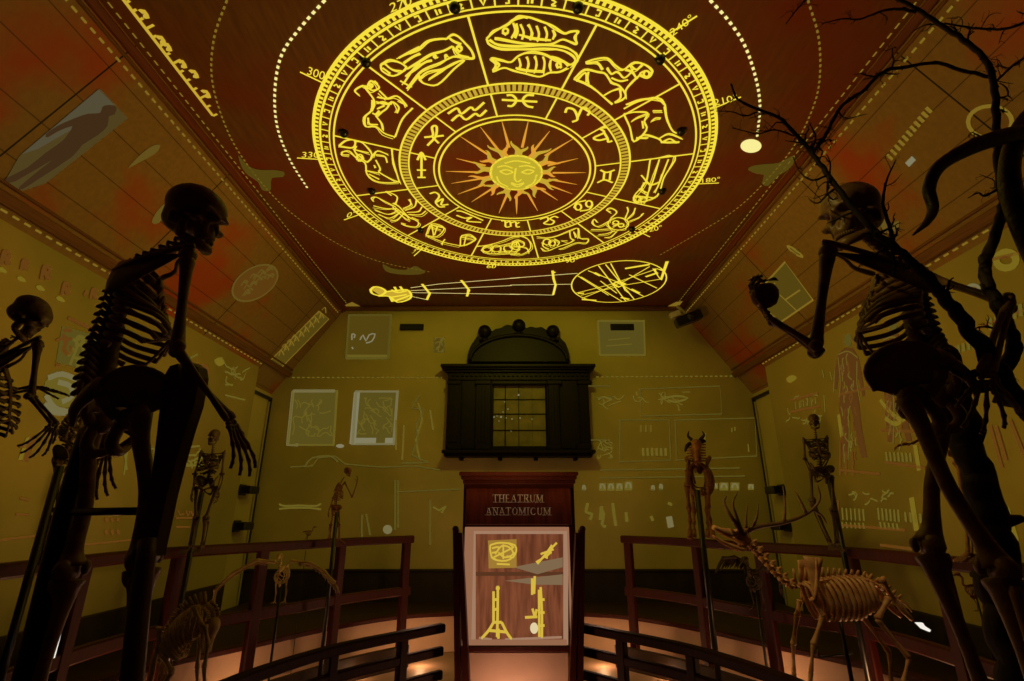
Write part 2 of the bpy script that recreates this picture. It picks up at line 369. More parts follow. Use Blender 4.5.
# stands: raised tier behind the outer rail, its riser curving round each side
OUT = [(-1.29, 7.0), (-1.85, 6.4), (-2.37, 5.56), (-2.80, 4.9), (-2.97, 4.3), (-2.98, 3.2), (-2.98, 1.2)]
INN = [(-.62, 5.08), (-.87, 4.82), (-1.33, 4.29), (-1.65, 3.6), (-1.76, 2.9), (-1.78, 2.1)]
def curve(pts, sx, z, n=8):
    q = cr(np.array([(x * -sx, y, z) for x, y in pts]), n); return q
def offset(path, d, sx):
    T = np.gradient(path, axis=0); T[:, 2] = 0; T /= np.linalg.norm(T, axis=1)[:, None]
    return path + np.c_[-T[:, 1], T[:, 0], 0 * T[:, 0]] * d * (1 if sx < 0 else -1) * -1
for sx, nm in ((-1, 'left'), (1, 'right')):
    path = offset(curve([(-.2, 7.35), (-.75, 7.2)] + OUT, sx, .22), .48, sx)
    mb = MB(); mb.sweep(path, .06, .44); r = struct(mb.build('tier_riser_' + nm, M['riser']), 'pink lit riser of the %s stand' % nm)
    c = MB(); p2 = path.copy(); p2[:, 2] = .455; c.sweep(p2, .12, .05); c.build('nosing', M['rail'], r)
    d = MB(); n = len(path); outer = [V(sx * XS, BY - .1 if p[1] > 7 else min(p[1] * 1.25, BY - .1), .42) if k > 3 else V(p[0], BY - .1, .42) for k, p in enumerate(path)]
    vs = [V(p[0], p[1], .42) for p in path] + outer
    d.add(vs + [v - V(0, 0, .06) for v in vs], [(i, i + 1, n + i + 1, n + i) for i in range(n - 1)] + [(2 * n + i, 3 * n + i, 3 * n + i + 1, 2 * n + i + 1) for i in range(n - 1)], False)
    d.build('deck', M['deck'], r)
    # second, lower step between the rails: a mahogany kick board
    p3 = offset(curve(OUT, sx, .12), -.05, sx)
    k = MB(); k.sweep(p3, .05, .24); struct(k.build('step_board_' + nm, M['deck']), 'dark kick board under the %s outer railing' % nm)

def railing(pts, sx, rails, posts, label, zfloor, ph, rm='rail'):
    path = curve(pts, sx, 0, 10); s = np.r_[0, np.cumsum(np.linalg.norm(np.diff(path, axis=0), axis=1))]
    t = thing('railing', label, 'railing', (path[0][0], path[0][1], zfloor))
    for i, (z, w, h) in enumerate(rails):
        mb = MB(); p = path.copy(); p[:, 2] = z; mb.sweep(p, w, h); mb.build('top_rail' if i == 0 else 'lower_rail', M[rm], t)
    L = s[-1]
    for k, d in enumerate(posts):
        if d > L: continue
        i = min(np.searchsorted(s, d), len(path) - 1); p = path[max(i, 0)]; q = path[min(i + 1, len(path) - 1)] - path[max(i - 1, 0)]; q = nrm(q)
        ax = np.array([q, V(-q[1], q[0], 0), V(0, 0, 1)]); zt = rails[0][0]
        mb = MB(); w = ph
        mb.box(V(p[0], p[1], (zt + zfloor) / 2), (w, w * .8, zt - zfloor), ax, .01)
        mb.box(V(p[0], p[1], zfloor + .06), (w * 1.3, w * 1.1, .12), ax, .01)
        mb.build('post', M[rm], t)
    return t
ZT = EYE[2] - .325
for sx, nm in ((-1, 'left'), (1, 'right')):
    railing(OUT if sx < 0 else [(-1.43, 7.0), (-1.95, 6.4)] + OUT[2:], sx, [(ZT, .10, .09), (ZT - .60, .07, .10)], [.03, 1.0, 1.9, 2.75, 3.6, 4.5, 5.4, 6.2],
            'tall outer mahogany railing curving along the %s side of the theatre' % nm, 0.0, .10)
    railing(INN, sx, [(.78, .09, .07), (.60, .06, .07), (.42, .06, .07), (.24, .06, .07)], [.38, 1.05, 1.7, 2.4, 3.1],
            'low dark inner railing in front on the %s, running to the central cabinet' % nm, 0.0, .085, 'rail_dark')

# ------------------------------------------------------------------ carved window surround on the back wall
def bp(u, v, dy=0.0):  return atY(u, v, BY - dy)
def pbox(mb, u0, v0, u1, v1, d0, d1, bev=.01):
    """box whose front face fills the pixel rectangle, standing between depths d0..d1 off the wall"""
    a = atY(u0, v0, BY - d1); b = atY(u1, v1, BY - d1)
    mb.box(V((a[0] + b[0]) / 2, BY - (d0 + d1) / 2, (a[2] + b[2]) / 2), (abs(b[0] - a[0]), d1 - d0, abs(a[2] - b[2])), None, bev)
cw = thing('carved_window_surround', 'black carved wooden window surround with arched pediment on the back wall', 'window frame', (.02, BY - .1, EYE[2] + 1.0))
mb = MB(); pbox(mb, 448, 379, 491.5, 449, .0, .16); pbox(mb, 546, 379, 591.5, 449, .0, .16); pbox(mb, 490, 376, 547, 384, 0, .16); pbox(mb, 490, 446, 547, 450, 0, .16)
mb.build('body', M['black_wood'], cw)
mb = MB(); pbox(mb, 440.6, 363.5, 595.8, 366.5, 0, .34); pbox(mb, 443, 366.5, 593, 369, 0, .29); pbox(mb, 446, 369, 590, 372, 0, .24); mb.build('cornice', M['black_wood'], cw)
mb = MB(); pbox(mb, 448, 372, 590, 380, 0, .19)
for k in range(30): pbox(mb, 452 + k * 4.6, 373, 454.5 + k * 4.6, 376, .19, .22, .003)
mb.build('frieze', M['black_wood'], cw)
mb = MB(); pbox(mb, 441.5, 449.5, 596, 453, 0, .33); pbox(mb, 444, 453, 593, 456.5, 0, .27)
for u in (461, 500, 536, 576): pbox(mb, u - 2, 456, u + 2, 460, .02, .2, .004)
mb.build('sill', M['black_wood'], cw)
for a, b in ((448, 460), (476, 490), (548, 561), (578, 591)):
    mb = MB(); pbox(mb, a, 382, b, 447, .16, .22); pbox(mb, a - 1, 380, b + 1, 384, .16, .25); pbox(mb, a - 1, 444, b + 1, 449.5, .16, .25)
    for k in range(3): x = a + (b - a) * (k + 1) / 4; pbox(mb, x - .7, 386, x + .7, 442, .22, .236, .004)
    mb.build('pilaster', M['black_wood'], cw)
ctr = bp(518.5, 364); w = (bp(569, 364) - ctr)[0]; hgt = bp(518, 338)[2] - ctr[2]
A = np.linspace(0, math.pi, 33)
mb = MB(); mb.prism([ctr + V(w * .98 * math.cos(a), -.02, hgt * math.sin(a)) for a in A], V(0, -.16, 0)); mb.build('tympanum', M['black_wood'], cw)
mb = MB(); mb.tube([ctr + V(w * .95 * math.cos(a), -.2, hgt * .97 * math.sin(a)) for a in A], .035, 8, 1); mb.build('arch_moulding', M['black_wood'], cw)
sc = []
for k in range(81):
    a = math.pi * k / 80; r = 1.16 + .10 * abs(math.sin(a * 4.5)) + .05 * math.sin(a * 13) ** 2
    sc.append(ctr + V(w * 1.0 * math.cos(a) * min(1.0, r * .9), -.01, max(hgt * r * math.sin(a) ** .7 * 1.12, .12)))
mb = MB(); mb.prism([ctr + V(-w, -.01, 0), ctr + V(w, -.01, 0)] + sc, V(0, -.11, 0)); mb.build('scrollwork_crest', M['black_wood'], cw)
for u, v in ((484.7, 331.6), (518.8, 325.7), (552.9, 331.6)):
    c = bp(u, v, .12); mb = MB(); mb.ell(c, .125, None, 18, 12); mb.lathe(c - V(0, 0, .2), [(.10, 0), (.10, .04), (.05, .06), (.05, .1)], 16); mb.build('ball_finial', M['black_wood'], cw)
mb = MB(); a = bp(490, 382, .03); b = bp(548, 448, .03); mb.box((a + b) / 2, (b[0] - a[0], .01, a[2] - b[2])); pane = mb.build('pane', M['glass'], cw)
mb = MB()
for u in (505.3, 518.8, 532.3): pbox(mb, u - .45, 384, u + .45, 447, .03, .05, 0)
for v in (399.5, 414, 430.3): pbox(mb, 491, v - .45, 547, v + .45, .03, .05, 0)
pbox(mb, 491, 383, 493, 448, .03, .1); pbox(mb, 545, 383, 547, 448, .03, .1); mb.build('glazing_bars', M['black_wood'], cw)
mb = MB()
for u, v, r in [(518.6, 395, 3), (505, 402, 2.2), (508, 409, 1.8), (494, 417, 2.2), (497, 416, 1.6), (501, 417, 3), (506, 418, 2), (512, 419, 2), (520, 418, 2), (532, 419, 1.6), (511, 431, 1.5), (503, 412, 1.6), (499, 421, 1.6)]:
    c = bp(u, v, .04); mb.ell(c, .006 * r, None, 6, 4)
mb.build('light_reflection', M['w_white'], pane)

# ------------------------------------------------------------------ central cabinet
KY = 5.1
def kp(u, v, dy=0.0): return atY(u, v, KY - dy)
def kbox(mb, u0, v0, u1, v1, d0, d1, bev=.008):
    a = atY(u0, v0, KY - d1); b = atY(u1, v1, KY - d1)
    mb.box(V((a[0] + b[0]) / 2, KY - (d0 + d1) / 2, (a[2] + b[2]) / 2), (abs(b[0] - a[0]), d1 - d0, abs(a[2] - b[2])), None, bev)
cab = thing('display_cabinet', 'tall red mahogany cabinet with lettered header and lit screen, at the centre', 'cabinet', (kp(519, 540)[0], KY, 0))
x0, x1 = kp(462.5, 530)[0], kp(575.5, 530)[0]; zt = kp(519, 481)[2]
mb = MB(); mb.box(V((x0 + x1) / 2, KY + .22, zt / 2), (x1 - x0, .44, zt), None, .01); mb.build('carcass', M['rail'], cab)
mb = MB(); kbox(mb, 459, 471.5, 578.5, 475.5, -.5, .12); kbox(mb, 461, 475.5, 577, 479.5, -.5, .08); kbox(mb, 463, 479.5, 575.5, 484, -.5, .04); mb.build('cornice', M['rail'], cab)
mb = MB(); kbox(mb, 466, 488, 572, 525, 0, .02); mb.build('header_board', mat('red_header_wood', (.17, .03, .016), (.085, .017, .01), .35, 7, .5, stretch=(4, 4, .6)), cab)
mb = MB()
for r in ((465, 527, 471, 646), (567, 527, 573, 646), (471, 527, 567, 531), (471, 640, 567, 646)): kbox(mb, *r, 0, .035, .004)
mb.build('screen_frame', glow('screen_frame_spill_glow', (.30, .135, .07)), cab)  # frame glows by itself, standing in for image light spilling onto it
mb = MB(); kbox(mb, 463, 646, 575, 652, 0, .06); mb.build('ledge', M['rail'], cab)
mb = MB(); kbox(mb, 466, 652, 572, 760, 0, .02); mb.build('base_panel', M['riser'], cab)
# the lit picture on the screen
scr = MB(); kbox(scr, 471, 531, 567, 640, .002, .012, 0)
scm = bpy.data.materials.new('screen_picture'); scm.use_nodes = True; nt = scm.node_tree; b = nt.nodes['Principled BSDF']
tc = nt.nodes.new('ShaderNodeTexCoord'); mp = nt.nodes.new('ShaderNodeMapping'); mp.inputs['Scale'].default_value = (14, 14, 1.6)
nz = nt.nodes.new('ShaderNodeTexNoise'); nz.inputs['Scale'].default_value = 2; nz.inputs['Detail'].default_value = 5
rp = nt.nodes.new('ShaderNodeValToRGB'); e = rp.color_ramp.elements; e[0].position = .35; e[1].position = .7; e[0].color = (.115, .032, .013, 1); e[1].color = (.23, .070, .028, 1)
nt.links.new(tc.outputs['Object'], mp.inputs[0]); nt.links.new(mp.outputs[0], nz.inputs['Vector']); nt.links.new(nz.outputs['Fac'], rp.inputs[0]); nt.links.new(rp.outputs[0], b.inputs['Emission Color'])
b.inputs['Emission Strength'].default_value = 1; b.inputs['Base Color'].default_value = (.02, .01, .01, 1)
screen = scr.build('screen', scm, cab)
def kpoly(pts, m, name, dy=.016):
    mb = MB(); P = [kp(u, v, dy) for u, v in pts]; mb.prism(P, V(0, .003, 0)); return mb.build(name, m, screen)
def kz(x, y): return 440 + x / 3.081, 460 + y / 3.081
def kribbon(list_, m, name, wpx, dy=.017):
    mb = MB()
    for pts in list_: mb.tube([kp(*kz(x, y), dy) for x, y in pts], wpx / 3.081 * .0096 / 2, 6, 3)
    return mb.build(name, m, screen)
shelf_m = glow('screen_shelf', (.10, .035, .014)); lite = glow('screen_shelf_light', (.36, .20, .12)); gold = glow('screen_gold', (.66, .46, .05)); goldd = glow('screen_gold_dark', (.34, .19, .03)); grey = glow('screen_grey', (.21, .135, .07))
for r in ((95, 215, 110, 575), (380, 215, 395, 575), (95, 215, 395, 228), (95, 555, 395, 572)):
    kpoly([kz(r[0], r[1]), kz(r[2], r[1]), kz(r[2], r[3]), kz(r[0], r[3])], lite, 'picture_border')
kpoly([kz(110, 345), kz(380, 345), kz(380, 357), kz(110, 357)], shelf_m, 'picture_shelf', .015)
kpoly([kz(225, 330), kz(378, 300), kz(378, 330), kz(300, 352)], grey, 'picture_shelf_light', .0165)
kpoly([kz(200, 372), kz(378, 352), kz(378, 385), kz(290, 384)], grey, 'picture_shelf_light', .0165)
kpoly([kz(148, 248), kz(236, 244), kz(236, 332), kz(150, 334)], goldd, 'picture_brass_plate', .0165)
kribbon([[(155, 262), (185, 255), (230, 262), (232, 290), (205, 310), (165, 305), (155, 280), (155, 262)], [(170, 290), (190, 265), (215, 270), (225, 290), (200, 300), (180, 285)], [(195, 260), (195, 305)], [(165, 300), (225, 270)], [(160, 272), (180, 268), (176, 282), (160, 286)], [(205, 296), (226, 300), (228, 284)], [(210, 255), (228, 270)], [(158, 300), (175, 308)], [(175, 320), (215, 322)]], gold, 'picture_dial_scroll', 5, .02)
kribbon([[(300, 320), (330, 285), (360, 255)], [(325, 300), (340, 285)], [(310, 290), (350, 275)], [(296, 315), (318, 300), (345, 262)], [(318, 296), (332, 302)], [(330, 280), (344, 286)]], gold, 'picture_pliers', 6, .02)
kribbon([[(178, 388), (178, 440), (176, 545)], [(165, 405), (165, 500)], [(165, 500), (150, 525), (128, 550)], [(190, 500), (205, 530), (220, 552)], [(165, 500), (190, 500)], [(180, 520), (180, 550)], [(162, 430), (180, 430)], [(162, 460), (180, 460)], [(172, 395), (184, 395)], [(150, 525), (205, 530)]], gold, 'picture_tripod_stand', 7.5, .02)
kribbon([[(292, 358), (290, 412)], [(310, 392), (314, 470), (314, 548)], [(305, 400), (306, 545)], [(308, 430), (322, 430)], [(308, 470), (322, 470)], [(308, 510), (322, 510)], [(284, 365), (284, 415)], [(262, 485), (300, 483)], [(285, 458), (292, 480), (298, 460)]], gold, 'picture_upright_scale', 7, .02)
mb = MB(); mb.ell(kp(*kz(290, 518), .018), V(.036, .006, .045), None, 16, 8); mb.build('picture_white_disc', glow('screen_white', (.75, .62, .36)), screen)
kribbon([[(120, 548), (160, 553)], [(200, 553), (375, 546)]], lite, 'picture_floor_glints', 6, .02)
# serif capitals
def letters(text, u0, u1, vtop, vbot):
    D = {'T': [(.5, 0, .5, 1, 1), (.05, 1, .95, 1, 0), (.05, 1, .05, .8, 0), (.95, 1, .95, .8, 0)], 'H': [(.15, 0, .15, 1, 1), (.85, 0, .85, 1, 1), (.15, .5, .85, .5, 0)],
         'E': [(.2, 0, .2, 1, 1), (.2, 1, .85, 1, 0), (.2, .52, .7, .52, 0), (.2, 0, .9, 0, 0)], 'A': [(.5, 1, .1, 0, 0), (.5, 1, .9, 0, 1), (.25, .35, .75, .35, 0)],
         'R': [(.2, 0, .2, 1, 1), (.2, 1, .6, 1, 0), (.6, 1, .8, .88, 1), (.8, .88, .8, .66, 1), (.8, .66, .6, .52, 1), (.6, .52, .2, .52, 0), (.5, .52, .95, 0, 1)],
         'U': [(.18, .25, .18, 1, 1), (.82, .25, .82, 1, 0), (.18, .25, .35, .03, 1), (.35, .03, .65, .03, 0), (.65, .03, .82, .25, 0)], 'M': [(.1, 0, .12, 1, 0), (.12, 1, .5, .1, 1), (.5, .1, .88, 1, 0), (.88, 1, .9, 0, 1)],
         'N': [(.15, 0, .15, 1, 0), (.15, 1, .85, 0, 1), (.85, 0, .85, 1, 0)], 'I': [(.5, 0, .5, 1, 1)],
         'O': [(.5, 1, .2, .85, 0), (.2, .85, .08, .5, 1), (.08, .5, .2, .15, 1), (.2, .15, .5, 0, 0), (.5, 0, .8, .15, 0), (.8, .15, .92, .5, 1), (.92, .5, .8, .85, 1), (.8, .85, .5, 1, 0)],
         'C': [(.88, .8, .65, .98, 0), (.65, .98, .35, .95, 0), (.35, .95, .12, .7, 1), (.12, .7, .1, .4, 1), (.1, .4, .3, .08, 1), (.3, .08, .65, .02, 0), (.65, .02, .9, .2, 0)]}
    wd = {'I': .5, 'M': 1.25, 'E': .85, 'R': .95}
    tot = sum(wd.get(c, 1) for c in text) + .18 * (len(text) - 1); x = 0; mb = MB(); h = vbot - vtop; sc = (u1 - u0) / tot
    def P(a, b): return kp(u0 + a, vbot - b * h, .021)
    for c in text:
        w = wd.get(c, 1)
        for (a, b, c2, d, th) in D[c]:
            p = P((x + a * w) * sc, b); q = P((x + c2 * w) * sc, d); r = .0055 if th else .003
            mb.tube([p, q], r, 6, 1)
            for e, y in ((p, b), (q, d)):
                if c in 'THRMNIA' and y in (0, 1) and abs(a - c2) < .45 and not (c == 'T' and y == 1): mb.tube([e - V(.02, 0, 0), e + V(.02, 0, 0)], .0026, 6, 1)
        x += w + .18
    return mb.build('lettering', M['letter'], cab)
letters('THEATRUM', 492.5, 543, 494.8, 502.2); letters('ANATOMICUM', 486, 550.5, 507.6, 515)
# slanted stair strings either side of the cabinet
for sx, ua, ub, uc in ((-1, 455.5, 459.5, 467), (1, 582.5, 578.5, 572)):
    mb = MB()
    for (ut, vt, ubm, vb, th) in ((ua, 530, ua + (2 if sx < 0 else -2), 681, .05), (ub, 533, uc, 690, .045)):
        t = kp(ut, vt, .2); bm = kp(ubm, vb, .2)
        bm = t + (bm - t) * ((t[2] - 0.0) / (t[2] - bm[2])); mb.prism([t + V(-th / 2, 0, 0), t + V(th / 2, 0, 0), bm + V(th / 2, 0, 0), bm + V(-th / 2, 0, 0)], V(0, .12, 0))
    mb.ell(kp(ua, 529, .14), .03, None, 10, 6)
    p = kp(ua, 600, 0); o = mb.build('gate_post', M['rail'], None, V(p[0], KY, 0)); tag(o, 'splayed mahogany gate post on the %s side of the central cabinet' % ('left' if sx < 0 else 'right'), 'post')

# ------------------------------------------------------------------ small fixtures
for u in (412, 622):
    a = atY(u, 327.5, BY); mb = MB(); mb.box(a - V(0, .02, 0), (.44, .04, .125), None, .008)
    o = mb.build('air_vent', M['vent'], None, a); tag(o, 'black slot air vent high on the back wall, %s of the carved window' % ('left' if u < 500 else 'right'), 'vent')
    mb = MB()
    for k in range(4): mb.box(a + V(0, -.043, -.04 + k * .027), (.40, .012, .006))
    mb.build('slats', M['iron'], o)
pc = atY(688, 319, 8.2)
pr = thing('ceiling_projector', 'black projector on a silver mount at the right back ceiling corner', 'projector', pc)
ax = np.array([nrm(V(.92, -.25, .30)), nrm(V(-.25, -.95, -.22)), V(0, 0, 1)]); ax[2] = nrm(np.cross(ax[0], ax[1])); ax[2] *= np.sign(ax[2][2]); ax[1] = np.cross(ax[2], ax[0])
mb = MB(); mb.box(pc, (.44, .36, .16), ax, .02); mb.build('housing', M['iron'], pr)
mb = MB(); mb.lathe(pc + ax[0] * .02 - ax[1] * .18 * np.sign(ax[1][1]), [(.06, 0), (.06, .05), (.045, .06)], 18, -ax[1] * np.sign(ax[1][1])); l = mb.build('lens_ring', M['iron'], pr)
mb = MB(); mb.ell(pc + ax[0] * .02 - ax[1] * .235 * np.sign(ax[1][1]), .035); mb.build('lens', M['lens'], pr)
mb = MB(); mb.tube([pc + V(0, 0, .06), pc + V(-.12, .1, .28)], .03, 10, 1); mb.box(pc + V(-.2, .05, .10), (.18, .2, .10), ax, .01); mb.build('mount', M['steel'], pr)
for i, (u, v) in enumerate([(455, 6), (578, 6), (366, 61), (660, 58), (344, 132), (681, 130), (372, 190), (662, 190), (421, 229), (632, 228)]):
    p = atZ(u, v, ZC); mb = MB(); mb.lathe(p, [(.045, 0), (.045, -.03), (.03, -.05)], 14); 
    o = mb.build('ceiling_sensor', M['iron'], None, p)
    tag(o, 'small black ceiling fitting among the rim of the projected zodiac wheel', 'fitting', 'small black fittings on the zodiac rim')
for i, (u, v, w, h, Y, s) in enumerate([(56, 645, 3, 26, 3.0, 'right'), (43, 652, 4, 18, 3.0, 'left')]):
    p = atY(u, v, Y); mb = MB(); q = atY(u - 4, v + h / 2, Y); r = atY(u + 3, v - h / 2, Y); mb.tube([q, r], .012, 8, 1)  # slit of light modelled as a glowing tube
    o = mb.build('light_slit', M['white_light'], None, p); tag(o, '%s white slit of light low at the far left' % ('longer right-hand' if s == 'right' else 'shorter left-hand'), 'light')
mb = MB(); p = atY(925, 627, 3.4); mb.prism([atY(u, v, 3.4) for u, v in [(917, 623), (923, 623), (925, 626), (931, 630), (930, 632), (923, 629)]], V(0, .02, 0))  # the sign's reflected light is put in as its own glow
tag(mb.build('reflective_sign', M['white_light'], None, p), 'small white reflective sign, drawn glowing, on the right railing beside the big skeleton shin', 'light')

# ------------------------------------------------------------------ light drawings projected on the ceiling and walls
class Flat:
    """ribbons and fills lying on a surface; fn maps photograph points onto it, up is the surface's inward normal"""
    def __init__(s, fn, up): s.fn = fn; s.up = up; s.mb = MB()
    def raw(s, P, w, closed=False):
        P = np.asarray(P, float); n = len(P); up = np.asarray(s.up, float)
        T = (np.roll(P, -1, 0) - np.roll(P, 1, 0)) if closed else np.gradient(P, axis=0)
        N = np.cross(up, T); N /= np.maximum(np.linalg.norm(N, axis=1)[:, None], 1e-9)
        w = np.full(n, float(w)) if np.isscalar(w) else np.asarray(w, float)
        A = P + N * w[:, None] / 2; B = P - N * w[:, None] / 2
        fs = [(i, (i + 1) % n, n + (i + 1) % n, n + i) for i in range(n if closed else n - 1)]
        s.mb.add(np.vstack([A, B]), fs, False)
    def line(s, pts, w, zoom=None, sm=4, closed=False):
        p = [(zoom[0] + x / zoom[2], zoom[1] + y / zoom[2]) for x, y in pts] if zoom else pts
        q = cr(np.array(p, float), sm, closed) if sm > 1 and len(p) > 2 else np.array(p, float)
        s.raw([s.fn(u, v) for u, v in q], w, closed); return s
    def lines(s, L, w, zoom=None, sm=4):
        for p in L: s.line(p, w, zoom, sm)
        return s
    def dash(s, pts, w, on, off, sm=6):
        P = np.array([s.fn(u, v) for u, v in cr(np.array(pts, float), sm)]); return s.dash3(P, w, on, off)
    def dash3(s, P, w, on, off):
        P = np.asarray(P, float); d = np.r_[0, np.cumsum(np.linalg.norm(np.diff(P, axis=0), axis=1))]; a = 0
        while a < d[-1]:
            b = min(a + on, d[-1]); t = np.linspace(a, b, 3); s.raw(np.c_[[np.interp(t, d, P[:, k]) for k in range(3)]].T, w); a += on + off
        return s
    def fill(s, pts, zoom=None, sm=1):
        p = [(zoom[0] + x / zoom[2], zoom[1] + y / zoom[2]) for x, y in pts] if zoom else pts
        q = cr(np.array(p, float), sm, True) if sm > 1 else p
        s.mb.add([s.fn(u, v) for u, v in q], [tuple(range(len(q)))], False); return s
    def fill3(s, P): s.mb.add(P, [tuple(range(len(P)))], False); return s
    def build(s, name, m, parent=None): return s.mb.build(name, m, parent, None)
DN = V(0, 0, -1)
def cl(off=.006): return lambda u, v: atZ(u, v, ZC - off)
WC = V(.03, 4.93, ZC - .006)
def pol(r, a): return WC + V(r * math.cos(a), 1.025 * r * math.sin(a), 0)
zw = thing('projected_zodiac_wheel', 'huge yellow zodiac wheel projected across the middle of the dark ceiling', 'light projection', WC)
def ring(fl, r, w, n=160): fl.raw([pol(r, 2 * math.pi * k / n) for k in range(n)], w, True)
fl = Flat(cl(), DN)
for r, w in ((2.180, .03), (2.118, .022), (2.028, .014), (1.985, .018)): ring(fl, r, w)
for k in range(240): a = 2 * math.pi * k / 240; fl.raw([pol(2.15, a), pol(2.15, a + .014)], .032)

fl.build('graduated_rim', M['ink'], zw)
fl = Flat(cl(), DN)
for k in range(72):
    a = 2 * math.pi * (k + .1) / 72; fl.raw([pol(2.028, a), pol(2.118, a)], .014)
    b = a + math.pi / 72
    q = lambda dr, da: pol(2.073 + dr * .75, b + da * .75)
    sh = k % 4
    if sh == 0: fl.raw([q(.035, -.012), q(-.03, 0), q(.03, .014)], .018)
    elif sh == 1: fl.raw([q(.03, -.012), q(.03, .012), q(-.03, .012), q(-.03, -.006)], .018)
    elif sh == 2: fl.raw([q(.03, -.01), q(-.035, -.01)], .016); fl.raw([q(.02, .01), q(-.03, .01)], .02)
    else: fl.raw([q(.03, -.012), q(.01, .01), q(-.03, -.008)], .018); fl.raw([q(-.03, -.008), q(-.03, .016)], .016)
fl.build('rim_divisions', M['ink'], zw)
fl = Flat(cl(), DN)
for r, w in ((1.305, .022), (1.205, .018), (.925, .018), (.868, .022)): ring(fl, r, w)
fl.build('inner_rings', M['ink'], zw)
fl = Flat(cl(), DN)
for k in range(150): a = 2 * math.pi * k / 150; fl.raw([pol(1.255, a), pol(1.255, a + .026)], .075)
fl.build('beaded_ring', M['ink_soft'], zw)
p = atZ(*(466.7, 15), ZC) - WC; a0 = math.atan2(p[1], p[0])
for k in range(12):
    fl = Flat(cl(), DN); a = a0 + k * math.pi / 6; fl.raw([pol(.925, a), pol(1.205, a)], .018); fl.raw([pol(1.305, a), pol(1.985, a)], .02); fl.build('spoke', M['ink'], zw)
ZA, ZB, ZC_, ZD, ZE, ZF, ZG, ZH, ZR = (300, 0, 6.19), (410, 0, 6.81), (480, 0, 6.19), (570, 20, 4.84), (300, 100, 5.675), (340, 180, 5.239), (440, 110, 6.194), (510, 170, 4.867), (300, 0, 2.198)
def circ(x, y, rx, ry=None, n=14): ry = ry or rx; return [(x + rx * math.cos(2 * math.pi * k / n), y + ry * math.sin(2 * math.pi * k / n)) for k in range(n + 1)]
